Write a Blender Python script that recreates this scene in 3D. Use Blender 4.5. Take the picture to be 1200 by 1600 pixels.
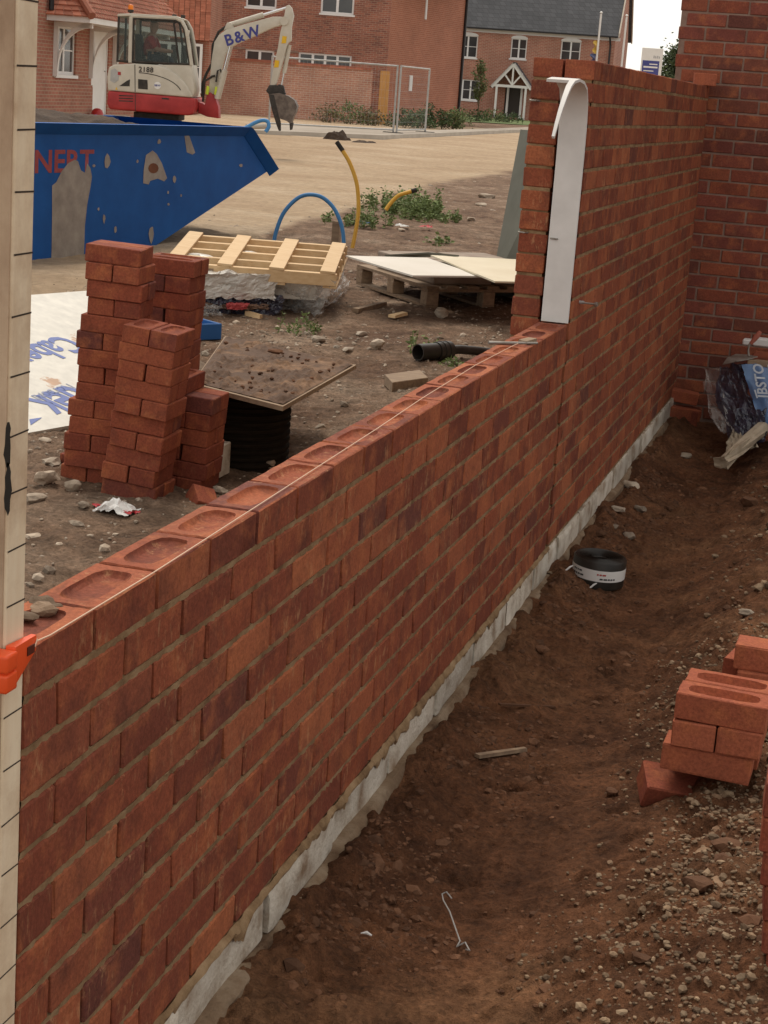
import bpy, bmesh, math, random
import numpy as np
from mathutils import Vector, Matrix

random.seed(11)
rng = np.random.default_rng(11)
for o in list(bpy.data.objects):
    bpy.data.objects.remove(o)
scene = bpy.context.scene
COL = scene.collection
R = math.radians

# ------------------------------------------------------------------ camera
# surveyed from the 225 x 75 mm brick gauge of the wall: wall face is the plane x = 0, its top z = 0
CAM = Vector((1.00535, -2.18784, 0.750455))
YAW, PITCH, ROLL, FPX = -0.262961, 0.238135, 0.0733951, 2705.23
Fw = Vector((math.sin(YAW)*math.cos(PITCH), math.cos(YAW)*math.cos(PITCH), -math.sin(PITCH)))
rt = Vector((math.cos(YAW), -math.sin(YAW), 0)); up = rt.cross(Fw)
Rt = math.cos(ROLL)*rt + math.sin(ROLL)*up
Up = -math.sin(ROLL)*rt + math.cos(ROLL)*up
cd = bpy.data.cameras.new('camera')
cam = bpy.data.objects.new('camera', cd); COL.objects.link(cam)
cd.sensor_fit = 'VERTICAL'; cd.sensor_height = 24.0; cd.lens = 24.0*FPX/1600
cd.clip_start = 0.05; cd.clip_end = 3000
cam.matrix_world = Matrix(((Rt.x, Up.x, -Fw.x, CAM.x), (Rt.y, Up.y, -Fw.y, CAM.y), (Rt.z, Up.z, -Fw.z, CAM.z), (0, 0, 0, 1)))
scene.camera = cam

# ------------------------------------------------------------------ sky, sun, exposure (overcast)
SUN_EL, SUN_AZ = R(58), R(335)          # azimuth clockwise from +y: the bright part of the cloud is high ahead of the camera
w = bpy.data.worlds.new('World'); scene.world = w; w.use_nodes = True
nt = w.node_tree; bg = nt.nodes['Background']
sky = nt.nodes.new('ShaderNodeTexSky'); sky.sky_type = 'NISHITA'; sky.sun_disc = False
sky.sun_elevation = SUN_EL; sky.sun_rotation = SUN_AZ; sky.air_density = 1.0; sky.dust_density = 1.0; sky.ozone_density = 1.0
hs = nt.nodes.new('ShaderNodeHueSaturation'); hs.inputs['Saturation'].default_value = 0.25
cl = nt.nodes.new('ShaderNodeMix'); cl.data_type = 'RGBA'; cl.inputs[0].default_value = .55      # an even layer of white cloud over the sky
cl.inputs[7].default_value = (8.0, 7.5, 6.7, 1)
nt.links.new(sky.outputs[0], hs.inputs['Color']); nt.links.new(hs.outputs[0], cl.inputs[6]); nt.links.new(cl.outputs[2], bg.inputs[0])
bg.inputs[1].default_value = 0.11
sl = bpy.data.lights.new('sun', 'SUN'); sl.energy = 1.5; sl.angle = R(22); sl.color = (1, .90, .77)
so = bpy.data.objects.new('sun', sl); COL.objects.link(so)
sd = Vector((math.sin(SUN_AZ)*math.cos(SUN_EL), math.cos(SUN_AZ)*math.cos(SUN_EL), math.sin(SUN_EL)))
so.rotation_euler = sd.to_track_quat('Z', 'Y').to_euler(); so.location = (0, 0, 30)
vs = scene.view_settings; vs.view_transform = 'Standard'; vs.look = 'None'; vs.gamma = 1; vs.exposure = 0.46; vs.use_curve_mapping = False

# ------------------------------------------------------------------ helpers
def ray(px, py): return Fw + Rt*((px-600)/FPX) + Up*((800-py)/FPX)
def at(px, py, d): return CAM + ray(px, py)*d
def on_z(px, py, z): v = ray(px, py); return CAM + v*((z-CAM.z)/v.z)
def on_x(px, py, x): v = ray(px, py); return CAM + v*((x-CAM.x)/v.x)
def on_y(px, py, y): v = ray(px, py); return CAM + v*((y-CAM.y)/v.y)

WORLD = {}
def offset(parent):
    o = parent
    while o is not None and o.parent is not None: o = o.parent
    return WORLD.get(o.name, Vector((0, 0, 0))) if o is not None else Vector((0, 0, 0))

def tag(o, label=None, cat=None, group=None, kind=None):
    if label: o['label'] = label
    if cat: o['category'] = cat
    if group: o['group'] = group
    if kind: o['kind'] = kind
    return o

def thing(name, label, cat, loc=(0, 0, 0), rot=None, group=None):
    """an Empty at the thing's base; children of an unrotated one are given in world coordinates, of a rotated one in its own"""
    o = bpy.data.objects.new(name, None); COL.objects.link(o); o.empty_display_size = .1
    o.location = loc
    if rot is None: WORLD[o.name] = Vector(loc)
    else: o.rotation_euler = rot if hasattr(rot, '__len__') else (0, 0, rot)
    return tag(o, label, cat, group)

def link(name, me, parent=None, loc=None):
    o = bpy.data.objects.new(name, me); COL.objects.link(o)
    if parent: o.parent = parent
    if loc is not None: o.location = Vector(loc) - offset(parent)
    return o

class MB:
    def __init__(s): s.v = []; s.f = []
    def add(s, vs_, fs_, M=None):
        o = len(s.v)
        s.v += [tuple(M @ Vector(p)) if M is not None else tuple(p) for p in vs_]
        s.f += [tuple(i+o for i in f) for f in fs_]
        return s
    def box(s, a, b, M=None):
        x0, y0, z0 = a; x1, y1, z1 = b
        return s.add([(x0,y0,z0),(x1,y0,z0),(x1,y1,z0),(x0,y1,z0),(x0,y0,z1),(x1,y0,z1),(x1,y1,z1),(x0,y1,z1)],
                     [(0,3,2,1),(4,5,6,7),(0,1,5,4),(1,2,6,5),(2,3,7,6),(3,0,4,7)], M)
    def hexa(s, p8):
        return s.add(p8, [(0,3,2,1),(4,5,6,7),(0,1,5,4),(1,2,6,5),(2,3,7,6),(3,0,4,7)])
    def prism(s, poly, y0, y1, M=None):
        """polygon in (x, z) extruded from y0 to y1"""
        n = len(poly)
        a = sum(poly[i][0]*poly[(i+1) % n][1]-poly[(i+1) % n][0]*poly[i][1] for i in range(n))
        if a < 0: poly = poly[::-1]
        vs_ = [(p[0], y0, p[1]) for p in poly]+[(p[0], y1, p[1]) for p in poly]
        fs_ = [tuple(range(n)), tuple(range(2*n-1, n-1, -1))]+[(i, i+n, (i+1) % n+n, (i+1) % n) for i in range(n)]
        return s.add(vs_, fs_, M)
    def quad(s, a, b, c, d): return s.add([a, b, c, d], [(0, 1, 2, 3)])
    def tube(s, pts, r, n=8, cap=True):
        pts = [Vector(p) for p in pts]; m = len(pts)
        rs = r if hasattr(r, '__len__') else [r]*m
        o = len(s.v); ref = None
        for i, p in enumerate(pts):
            t = (pts[min(i+1, m-1)]-pts[max(i-1, 0)]).normalized()
            if ref is None:
                ref = Vector((0, 0, 1)) if abs(t.z) < .9 else Vector((1, 0, 0))
            u = (ref - t*ref.dot(t)).normalized(); ref = u; v = t.cross(u)
            for k in range(n):
                a = 2*math.pi*k/n
                s.v.append(tuple(p+(u*math.cos(a)+v*math.sin(a))*rs[i]))
        for i in range(m-1):
            for k in range(n):
                s.f.append((o+i*n+k, o+i*n+(k+1) % n, o+(i+1)*n+(k+1) % n, o+(i+1)*n+k))
        if cap:
            s.f.append(tuple(o+k for k in range(n))[::-1]); s.f.append(tuple(o+(m-1)*n+k for k in range(n)))
        return s
    def lathe(s, prof, n=24, M=None, close=False):
        vs_ = []; fs_ = []
        for r_, z in prof:
            for k in range(n):
                a = 2*math.pi*k/n; vs_.append((r_*math.cos(a), r_*math.sin(a), z))
        m = len(prof)
        for i in range(m-1 if not close else m):
            j = (i+1) % m
            for k in range(n): fs_.append((i*n+k, i*n+(k+1) % n, j*n+(k+1) % n, j*n+k))
        if not close:
            fs_.append(tuple(range(n))[::-1]); fs_.append(tuple((m-1)*n+k for k in range(n)))
        return s.add(vs_, fs_, M)
    def grid(s, rows):
        nu = len(rows); nv = len(rows[0]); o = len(s.v)
        for r_ in rows: s.v += [tuple(p) for p in r_]
        for i in range(nu-1):
            for j in range(nv-1):
                s.f.append((o+i*nv+j, o+i*nv+j+1, o+(i+1)*nv+j+1, o+(i+1)*nv+j))
        return s
    def mesh(s, name, mat, off=Vector((0, 0, 0)), smooth=False, bevel=0, seg=1):
        me = bpy.data.meshes.new(name)
        me.from_pydata([(v[0]-off[0], v[1]-off[1], v[2]-off[2]) for v in s.v], [], s.f)
        if bevel:
            b = bmesh.new(); b.from_mesh(me)
            es = [e for e in b.edges if len(e.link_faces) == 2 and e.calc_face_angle(0) > .45]
            bmesh.ops.bevel(b, geom=es, offset=bevel, segments=seg, affect='EDGES', profile=.6, clamp_overlap=True)
            b.to_mesh(me); b.free()
        me.update()
        if mat: me.materials.append(mat)
        if smooth:
            me.polygons.foreach_set('use_smooth', [True]*len(me.polygons))
            try: me.set_sharp_from_angle(angle=R(40))
            except Exception: pass
        return me
    def build(s, name, mat, parent=None, smooth=False, bevel=0, seg=1):
        return link(name, s.mesh(name, mat, offset(parent), smooth, bevel, seg), parent)

def npmesh(name, V, F4, mat, smooth=True, tri=False):
    me = bpy.data.meshes.new(name)
    V = np.asarray(V, np.float32); F = np.asarray(F4, np.int32); k = F.shape[1]
    me.vertices.add(len(V)); me.vertices.foreach_set('co', V.ravel())
    me.loops.add(F.size); me.loops.foreach_set('vertex_index', F.ravel())
    me.polygons.add(len(F)); me.polygons.foreach_set('loop_start', np.arange(0, F.size, k, dtype=np.int32))
    me.polygons.foreach_set('loop_total', np.full(len(F), k, np.int32))
    me.polygons.foreach_set('use_smooth', np.full(len(F), smooth, bool))
    me.update(calc_edges=True)
    if mat: me.materials.append(mat)
    return me

# numpy value noise
def _h(ix, iy, s):
    n = (ix.astype(np.int64)*374761393 + iy.astype(np.int64)*668265263 + s*1442695041) & 0xffffffff
    n = ((n ^ (n >> 13))*1274126177) & 0xffffffff
    return ((n ^ (n >> 16)) & 0xffff)/65535.0
def vn(x, y, s=0):
    ix = np.floor(x); iy = np.floor(y); fx = x-ix; fy = y-iy
    fx = fx*fx*(3-2*fx); fy = fy*fy*(3-2*fy)
    a = _h(ix, iy, s); b = _h(ix+1, iy, s); c = _h(ix, iy+1, s); d = _h(ix+1, iy+1, s)
    return (a+(b-a)*fx+(c-a)*fy+(a-b-c+d)*fx*fy)*2-1
def fbm(x, y, o=4, s=0, g=.5):
    t = 0; a = 1; n = 0
    for i in range(o):
        t = t+a*vn(x*2**i+17.3*i, y*2**i-9.1*i, s+i); n += a; a *= g
    return t/n
def sstep(a, b, x):
    t = np.clip((x-a)/(b-a), 0, 1); return t*t*(3-2*t)

# ------------------------------------------------------------------ materials
def nmat(name):
    m = bpy.data.materials.new(name); m.use_nodes = True
    return m, m.node_tree, m.node_tree.nodes['Principled BSDF']
def nd(nt, t, **kw):
    n = nt.nodes.new(t)
    for k, v in kw.items():
        if k in n.inputs: n.inputs[k].default_value = v
        else: setattr(n, k, v)
    return n
def ramp(nt, stops, fac=None, interp='LINEAR'):
    r_ = nt.nodes.new('ShaderNodeValToRGB'); cr = r_.color_ramp; cr.interpolation = interp
    while len(cr.elements) < len(stops): cr.elements.new(.5)
    for e, (p, c) in zip(cr.elements, stops):
        e.position = p; e.color = (*c, 1) if hasattr(c, '__len__') else (c, c, c, 1)
    if fac is not None: nt.links.new(fac, r_.inputs[0])
    return r_
def mixc(nt, fac, a, b, mode='MIX'):
    n = nt.nodes.new('ShaderNodeMix'); n.data_type = 'RGBA'; n.blend_type = mode
    for i, v in ((0, fac), (6, a), (7, b)):
        if hasattr(v, 'node'): nt.links.new(v, n.inputs[i])
        else: n.inputs[i].default_value = v if i == 0 else (*v, 1)
    return n.outputs[2]
def math_(nt, op, a, b=None, clamp=False):
    n = nt.nodes.new('ShaderNodeMath'); n.operation = op; n.use_clamp = clamp
    for i, v in ((0, a), (1, b)):
        if v is None: continue
        if hasattr(v, 'node'): nt.links.new(v, n.inputs[i])
        else: n.inputs[i].default_value = v
    return n.outputs[0]
def rnd(nt):
    oi = nt.nodes.new('ShaderNodeObjectInfo'); g = nt.nodes.new('ShaderNodeNewGeometry')
    return math_(nt, 'FRACT', math_(nt, 'ADD', oi.outputs['Random'], g.outputs['Random Per Island']))
def coords(nt, scale=(1, 1, 1), shift=None, kind='Object'):
    tc = nt.nodes.new('ShaderNodeTexCoord'); mp = nt.nodes.new('ShaderNodeMapping'); mp.inputs['Scale'].default_value = scale
    nt.links.new(tc.outputs[kind], mp.inputs[0])
    if shift is not None:
        cx = nt.nodes.new('ShaderNodeCombineXYZ'); s_ = math_(nt, 'MULTIPLY', shift, 53.0)
        for i in range(3): nt.links.new(s_, cx.inputs[i])
        nt.links.new(cx.outputs[0], mp.inputs['Location'])
    return mp.outputs[0]
def noise(nt, vec, scale, detail=4, rough=.55, dist=0):
    n = nd(nt, 'ShaderNodeTexNoise', Scale=scale, Detail=detail, Roughness=rough, Distortion=dist)
    nt.links.new(vec, n.inputs['Vector']); return n.outputs['Fac']
def bump(nt, b, h, strength=.4, dist=.01, prev=None):
    n = nd(nt, 'ShaderNodeBump', Strength=strength, Distance=dist); nt.links.new(h, n.inputs['Height'])
    if prev is not None: nt.links.new(prev, n.inputs['Normal'])
    nt.links.new(n.outputs[0], b.inputs['Normal']); return n.outputs[0]

def pm(name, cols, rough=.8, scale=6, detail=5, bs=.3, bscale=60, bd=.004, metal=0, stretch=(1, 1, 1), vary=0, kind='Object', spec=.4):
    """noise-coloured material: cols is a list of colours spread over the noise"""
    m, nt, b = nmat(name)
    r_ = rnd(nt); v = coords(nt, stretch, r_, kind)
    f = noise(nt, v, scale, detail, .6)
    n = len(cols)
    c = ramp(nt, [(.32+.36*i/max(1, n-1), cc) for i, cc in enumerate(cols)], f).outputs[0] if n > 1 else None
    if c is None:
        rg = nd(nt, 'ShaderNodeRGB'); rg.outputs[0].default_value = (*cols[0], 1); c = rg.outputs[0]
    if vary:
        h_ = nd(nt, 'ShaderNodeHueSaturation'); nt.links.new(c, h_.inputs['Color'])
        nt.links.new(math_(nt, 'ADD', math_(nt, 'MULTIPLY', r_, 2*vary), 1-vary), h_.inputs['Value']); c = h_.outputs[0]
    nt.links.new(c, b.inputs['Base Color'])
    b.inputs['Roughness'].default_value = rough; b.inputs['Metallic'].default_value = metal; b.inputs['Specular IOR Level'].default_value = spec
    if bs: bump(nt, b, noise(nt, v, bscale, 4), bs, bd)
    return m

def brick_mat(name, stops, lime=.0, dark=.6, warm=0):
    m, nt, b = nmat(name)
    r_ = rnd(nt); v = coords(nt, (1, 1, 1), r_)
    base = ramp(nt, stops, r_).outputs[0]
    blot = ramp(nt, [(.50, 0), (.72, 1)], noise(nt, v, 8, 4, .6, .6)).outputs[0]
    c = mixc(nt, math_(nt, 'MULTIPLY', blot, dark), base, (.100, .034, .026))
    blot2 = ramp(nt, [(.5, 0), (.75, 1)], noise(nt, v, 13, 3, .6)).outputs[0]
    c = mixc(nt, math_(nt, 'MULTIPLY', blot2, .6), c, (.47, .155, .062))
    g = ramp(nt, [(.25, .66), (.75, 1.28)], noise(nt, v, 130, 3, .7)).outputs[0]
    c = mixc(nt, 1.0, c, g, 'MULTIPLY')
    if lime:
        vl = coords(nt, (1, 1, .35), r_)
        l = ramp(nt, [(.54, 0), (.65, 1)], noise(nt, vl, 60, 5, .75)).outputs[0]
        msk = ramp(nt, [(.47, 0), (.60, 1)], noise(nt, v, 7, 2)).outputs[0]
        c = mixc(nt, math_(nt, 'MULTIPLY', math_(nt, 'MULTIPLY', l, msk), lime), c, (.60, .34, .17))
    nt.links.new(c, b.inputs['Base Color']); b.inputs['Roughness'].default_value = .88; b.inputs['Specular IOR Level'].default_value = .25
    p = bump(nt, b, noise(nt, v, 28, 4), .35, .006)
    bump(nt, b, noise(nt, v, 190, 3, .7), .45, .0025, p)
    return m

def ctex_brick(name, c1, c2, mort, w=.225, h=.075, ms=.010, dirt=.25):
    m, nt, b = nmat(name)
    tc = nt.nodes.new('ShaderNodeTexCoord'); sx = nt.nodes.new('ShaderNodeSeparateXYZ'); nt.links.new(tc.outputs['Object'], sx.inputs[0])
    cx = nt.nodes.new('ShaderNodeCombineXYZ'); nt.links.new(math_(nt, 'ADD', sx.outputs[0], sx.outputs[1]), cx.inputs[0]); nt.links.new(sx.outputs[2], cx.inputs[1])
    t = nt.nodes.new('ShaderNodeTexBrick'); nt.links.new(cx.outputs[0], t.inputs['Vector'])
    t.inputs['Color1'].default_value = (*c1, 1); t.inputs['Color2'].default_value = (*c2, 1); t.inputs['Mortar'].default_value = (*mort, 1)
    t.inputs['Scale'].default_value = 1; t.inputs['Mortar Size'].default_value = ms; t.inputs['Brick Width'].default_value = w; t.inputs['Row Height'].default_value = h
    t.inputs['Mortar Smooth'].default_value = .2
    n1 = ramp(nt, [(.3, 1-dirt), (.7, 1+dirt*.6)], noise(nt, tc.outputs['Object'], .9, 5, .65)).outputs[0]
    c = mixc(nt, 1.0, t.outputs['Color'], n1, 'MULTIPLY')
    v2 = nt.nodes.new('ShaderNodeTexWhiteNoise')
    nt.links.new(c, b.inputs['Base Color']); b.inputs['Roughness'].default_value = .9
    bump(nt, b, t.outputs['Fac'], -.3, .006) if False else None
    return m

WALLSTOPS = [(0, (.17, .048, .029)), (.16, (.22, .060, .033)), (.32, (.27, .075, .038)), (.48, (.33, .100, .047)), (.62, (.25, .068, .035)), (.76, (.19, .052, .031)), (.88, (.37, .120, .055)), (.96, (.20, .056, .034)), (1, (.13, .046, .036))]
M = {}
M['brick'] = brick_mat('wall_brick', [(p_, tuple(x_*1.06 for x_ in c_)) for p_, c_ in WALLSTOPS], lime=.42, dark=.68)
M['brick_house'] = brick_mat('house_brick', [(0, (.16, .048, .036)), (.3, (.25, .072, .050)), (.55, (.22, .060, .036)), (.8, (.29, .085, .045)), (1, (.13, .045, .034))], lime=.12, dark=.5)
M['brick_stack'] = brick_mat('stack_brick', [(0, (.20, .050, .030)), (.4, (.26, .066, .036)), (.75, (.31, .086, .044)), (.9, (.22, .056, .034)), (1, (.14, .048, .040))], lime=.10, dark=.45)
M['brick_new'] = brick_mat('clean_brick', [(0, (.29, .078, .044)), (.5, (.34, .096, .050)), (1, (.38, .114, .060))], lime=.0, dark=.25)
M['mortar'] = pm('mortar', [(.16, .092, .045), (.27, .172, .088), (.37, .25, .14)], .95, 14, 6, .8, 120, .004)
M['mortar_grey'] = pm('mortar_grey', [(.20, .125, .095), (.31, .215, .17)], .95, 10, 5, .6, 120, .003)
M['block'] = pm('concrete_block', [(.28, .19, .12), (.60, .54, .45), (.74, .69, .60)], .95, 7, 7, .9, 90, .006, vary=.18)
M['footing'] = pm('footing_concrete', [(.11, .06, .032), (.23, .155, .095), (.34, .26, .18)], .95, 6, 6, .9, 50, .01)

def ground_mat(name, base, sand=None):
    """soil: big tone patches, clods, fine grit; optional second soil chosen by the mesh attribute 'sand'"""
    m, nt, b = nmat(name)
    v = coords(nt)
    n1 = noise(nt, v, 1.3, 6, .6); n2 = noise(nt, v, 9, 6, .65); n3 = noise(nt, v, 60, 5, .7); n4 = noise(nt, v, 260, 3, .7)
    def soil(cs):
        c = ramp(nt, [(.30, cs[0]), (.50, cs[1]), (.72, cs[2])], n1).outputs[0]
        c = mixc(nt, 1.0, c, ramp(nt, [(.3, .52), (.7, 1.38)], n2).outputs[0], 'MULTIPLY')
        return mixc(nt, 1.0, c, ramp(nt, [(.3, .55), (.7, 1.42)], n3).outputs[0], 'MULTIPLY')
    c = soil(base)
    if sand:
        at_ = nd(nt, 'ShaderNodeAttribute', attribute_name='sand')
        n5 = noise(nt, v, .35, 6, .6)
        f = ramp(nt, [(.40, 0), (.60, 1)], math_(nt, 'ADD', at_.outputs['Fac'], math_(nt, 'MULTIPLY', math_(nt, 'SUBTRACT', n5, .5), .8))).outputs[0]
        vs2 = coords(nt, (.6, 1, 1)); tr = noise(nt, vs2, .5, 7, .65, .5)
        sc = ramp(nt, [(.30, sand[0]), (.52, sand[1]), (.7, sand[2])], tr).outputs[0]
        sc = mixc(nt, 1.0, sc, ramp(nt, [(.3, .80), (.7, 1.15)], n2).outputs[0], 'MULTIPLY')
        c = mixc(nt, f, c, sc)
    nt.links.new(c, b.inputs['Base Color']); b.inputs['Roughness'].default_value = .95; b.inputs['Specular IOR Level'].default_value = .2
    p = bump(nt, b, n2, .8, .04); p = bump(nt, b, n3, .9, .018, p); bump(nt, b, n4, .8, .006, p)
    return m
M['ground'] = ground_mat('site_soil', [(.125, .070, .044), (.22, .142, .094), (.33, .24, .17)], [(.37, .26, .165), (.46, .34, .225), (.53, .415, .295)])
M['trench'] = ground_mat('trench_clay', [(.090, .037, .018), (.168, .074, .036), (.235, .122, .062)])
M['stone'] = pm('rubble_stone', [(.20, .15, .11), (.36, .29, .22), (.46, .39, .31)], .92, 9, 5, .6, 60, .006, vary=.35)
M['gravel'] = pm('gravel', [(.12, .072, .042), (.21, .14, .085), (.31, .225, .145)], .92, 20, 4, .4, 90, .003, vary=.4)
M['clod'] = pm('clay_clod', [(.080, .036, .018), (.165, .078, .040)], .96, 12, 5, .6, 80, .005, vary=.3)
M['clod_bank'] = pm('bank_lump', [(.12, .065, .036), (.23, .145, .088), (.30, .21, .135)], .96, 12, 5, .6, 80, .005, vary=.35)
M['clod_grey'] = pm('soil_clod', [(.13, .085, .055), (.24, .17, .115)], .96, 12, 5, .6, 80, .005, vary=.35)
M['timber'] = pm('pale_timber', [(.62, .42, .22), (.72, .52, .30)], .7, 5, 5, .2, 60, .002, stretch=(1, 8, 8), vary=.08)
M['timber_old'] = pm('old_timber', [(.22, .15, .10), (.36, .26, .17)], .85, 5, 5, .4, 60, .003, stretch=(1, 8, 8), vary=.15)
M['white'] = pm('white_paint', [(.74, .73, .70), (.80, .79, .77)], .5, 3, 3, 0)
M['pvc'] = pm('white_joinery', [(.76, .76, .75), (.80, .80, .79)], .4, 2, 2, 0)
M['glass'] = pm('window_glass', [(.035, .037, .04), (.07, .072, .075)], .08, .8, 2, 0, spec=.6)
M['black_plastic'] = pm('black_plastic', [(.014, .012, .010), (.035, .028, .022)], .45, 12, 4, .1, 40, .002)
M['rubber'] = pm('rubber', [(.02, .018, .016), (.06, .05, .04)], .85, 8, 4, .3, 40, .004)
M['steel'] = pm('dull_steel', [(.20, .17, .14), (.42, .40, .37)], .45, 20, 4, .2, 80, .001, metal=.7)
M['galv'] = pm('galvanised', [(.36, .36, .35), (.48, .48, .47)], .5, 6, 3, .05, 40, .001, metal=.3)
M['foam'] = pm('white_foam', [(.60, .58, .56), (.74, .72, .70)], .75, 5, 4, .08, 90, .001)
def solid(name, c, rough=.5, **k): return pm(name, [tuple(x*.9 for x in c), c], rough, 4, 4, k.pop('bs', .05), **k)

# ------------------------------------------------------------------ ground
G0 = -0.82
GY = [-60, 14, 20, 32, 45, 60, 75, 93, 130, 1200]; GZ = [-.82, -.82, -.80, -.70, -.52, -.44, -.36, -.24, -.20, -.20]
def gbase(y): return np.interp(y, GY, GZ)
def gz(x, y):
    x = np.asarray(x, float); y = np.asarray(y, float)
    z = gbase(y)
    near = 1-sstep(14, 30, y)
    z = z + (.045*fbm(x*.7, y*.7, 3, 1) + .022*fbm(x*4, y*4, 3, 5) + .013*np.abs(fbm(x*13, y*13, 3, 9)))*(.25+.75*near)
    z = z + near*.010*fbm(x*40, y*40, 2, 13)
    z = z + .07*sstep(13, 18, y)*(1-sstep(40, 48, y))*(fbm(x*.35+y*.1, y*.9, 3, 25)+.35*fbm(x*2.0, y*3.0, 3, 27))*.5
    # soil heaped against the concrete behind the wall, hollow round the chamber
    z = z + .06*np.exp(-((x+.9)**2/.25+(y-6.0)**2/2.5)) - .07*np.exp(-((x+1.2)**2/.12+(y-4.7)**2/.5))
    z = z + .10*np.exp(-((x+5.0)**2/1.2+(y-15.0)**2/2.)) * fbm(x*2, y*2, 3, 21)
    # lower, under the trench sheet, on the other side of the wall
    z = z - .75*sstep(-.10, -.02, x)*(1-sstep(8.0, 8.6, y))*(1-sstep(4.0, 6.0, x))
    return z
def sgeo(a, b, d0, g):
    """coordinates from a to b starting with step d0 and growing"""
    out = [a]; d = d0; s_ = 1 if b > a else -1
    while (b-out[-1])*s_ > 0: out.append(out[-1]+s_*d); d *= g
    return out
xs = np.array(sorted(set([round(v, 4) for v in sgeo(-4.2, -900, .05, 1.07)] + list(np.arange(-4.2, -.0, .022).round(4)) + [round(v, 4) for v in sgeo(0, 900, .05, 1.14)])))
ys = np.array(sorted(set([round(v, 4) for v in sgeo(1.8, -60, .08, 1.25)] + list(np.arange(1.8, 7.5, .022).round(4)) + [round(v, 4) for v in sgeo(7.5, 1200, .024, 1.006)][:420])))
ys = np.concatenate([ys, np.array(sgeo(float(ys[-1])+1, 1200, 1.2, 1.12))])
def sheet(name, xs, ys, fz, mat, attr=None):
    X, Y = np.meshgrid(xs, ys); Z = fz(X, Y); nx, ny = len(xs), len(ys)
    V = np.stack([X.ravel(), Y.ravel(), Z.ravel()], 1)
    i = np.arange(nx*ny).reshape(ny, nx)
    F = np.stack([i[:-1, :-1], i[:-1, 1:], i[1:, 1:], i[1:, :-1]], -1).reshape(-1, 4)
    me = npmesh(name, V, F, mat)
    if attr:
        a = me.attributes.new(attr[0], 'FLOAT', 'POINT'); a.data.foreach_set('value', np.asarray(attr[1](X, Y), np.float32).ravel())
    return link(name, me)
# compacted sand road beyond a line that runs from the skip to the far corner
SBX = [-60, -7.79, -7.16, -6.14, -5.14, -3.5, 60]; SBY = [8, 33.6, 25.1, 18.2, 12.2, 8, 8]
def sandmask(X, Y):
    xb = np.interp(Y, [10, 12.2, 15, 18.2, 25.1, 33.6, 42, 60], [-4.2, -4.9, -5.2, -5.6, -6.3, -6.6, -6.0, 6])
    s_ = sstep(.9, -.9, (X-xb)/np.maximum(.35, Y*.045))
    return s_*(1-sstep(62, 70, Y))*sstep(-60, -40, X)
ground = tag(sheet('ground', xs, ys, gz, M['ground'], ('sand', sandmask)), kind='structure')

def tz(x, y):
    z = np.interp(x, [-.1, .03, .10, .30, .46, .62, .80, 1.0, 1.4, 3], [-.935, -.945, -.955, -.985, -.975, -.92, -.84, -.79, -.76, -.74])
    z = z + .035*fbm(x*2.2+.5*y, y*1.1, 3, 31)
    rough_ = .5+1.3*sstep(.5, .8, x)
    cl = fbm(x*9, y*9, 3, 37)
    z = z + .020*cl*rough_ + .016*np.abs(fbm(x*20, y*14, 3, 41)) + .010*fbm(x*55, y*40, 3, 45) - .045*np.maximum(0, fbm(x*14+4, y*20, 3, 53)-.22) + .022*np.maximum(0, fbm(x*11-4, y*10, 3, 57)-.2)
    edge = np.exp(-((x-.07)/.06)**2)
    z = z + edge*(.085*np.maximum(0, fbm(x*9, y*7, 4, 49)+.1) + .008)
    z = z + .05*np.exp(-((x-.75)**2/.05+(y-3.6)**2/.5)) + .06*sstep(5.2, 7.5, y)*sstep(.45, .9, x)
    return z
txs = np.concatenate([np.arange(-.02, 1.3, .0075), np.array(sgeo(1.31, 5.0, .03, 1.2))])
tys = np.concatenate([np.array(sorted(sgeo(.38, -6, .03, 1.2))), np.arange(.40, 3.0, .0085), np.array(sgeo(3.0, 7.8, .0088, 1.0055))])
tys = np.unique(np.clip(tys, -6, 7.803))
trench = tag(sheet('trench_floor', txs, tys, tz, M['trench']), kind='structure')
# hidden skirt of the bank on the far right joins ground level

# ------------------------------------------------------------------ scattered stones, gravel, clods
def rock_templates(n, sub):
    out = []
    for k in range(n):
        b = bmesh.new(); bmesh.ops.create_icosphere(b, subdivisions=sub, radius=.5)
        sc = np.array([1, random.uniform(.6, .95), random.uniform(.40, .7)])
        V = np.array([v.co[:] for v in b.verts]); Fc = np.array([[v.index for v in f.verts] for f in b.faces]); b.free()
        # cut by a few planes: angular broken stone
        for _ in range(7 if sub > 1 else 3):
            d = rng.normal(size=3); d /= np.linalg.norm(d); h = rng.uniform(.26, .42)
            t = V@d; V = V-np.outer(np.maximum(0, t-h), d)
        V = V*(1+.10*rng.normal(size=(len(V), 1)))*sc
        out.append((V, Fc))
    return out
RT1 = rock_templates(7, 1); RT2 = rock_templates(8, 2)
def scatter(name, pts, sizes, mat, label, cat, tm=RT1, sink=.25):
    VV = []; FF = []; o = 0
    for p, s_ in zip(pts, sizes):
        V, Fc = tm[rng.integers(len(tm))]
        a = rng.uniform(0, 6.283); ca, sa = math.cos(a), math.sin(a); t = rng.uniform(-.4, .4); ct, st = math.cos(t), math.sin(t)
        Rm = np.array([[ca, -sa, 0], [sa, ca, 0], [0, 0, 1]])@np.array([[1, 0, 0], [0, ct, -st], [0, st, ct]])
        W = V@Rm.T*s_; W = W-[0, 0, W[:, 2].min()+sink*s_*.5]
        VV.append(W+p); FF.append(Fc+o); o += len(V)
    me = npmesh(name, np.concatenate(VV), np.concatenate(FF), mat, smooth=False)
    return tag(link(name, me), label, cat, kind='stuff')
def zt(x, y): return float(tz(np.array([x]), np.array([y]))[0])
def zg(x, y): return float(gz(np.array([x]), np.array([y]))[0])
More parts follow.
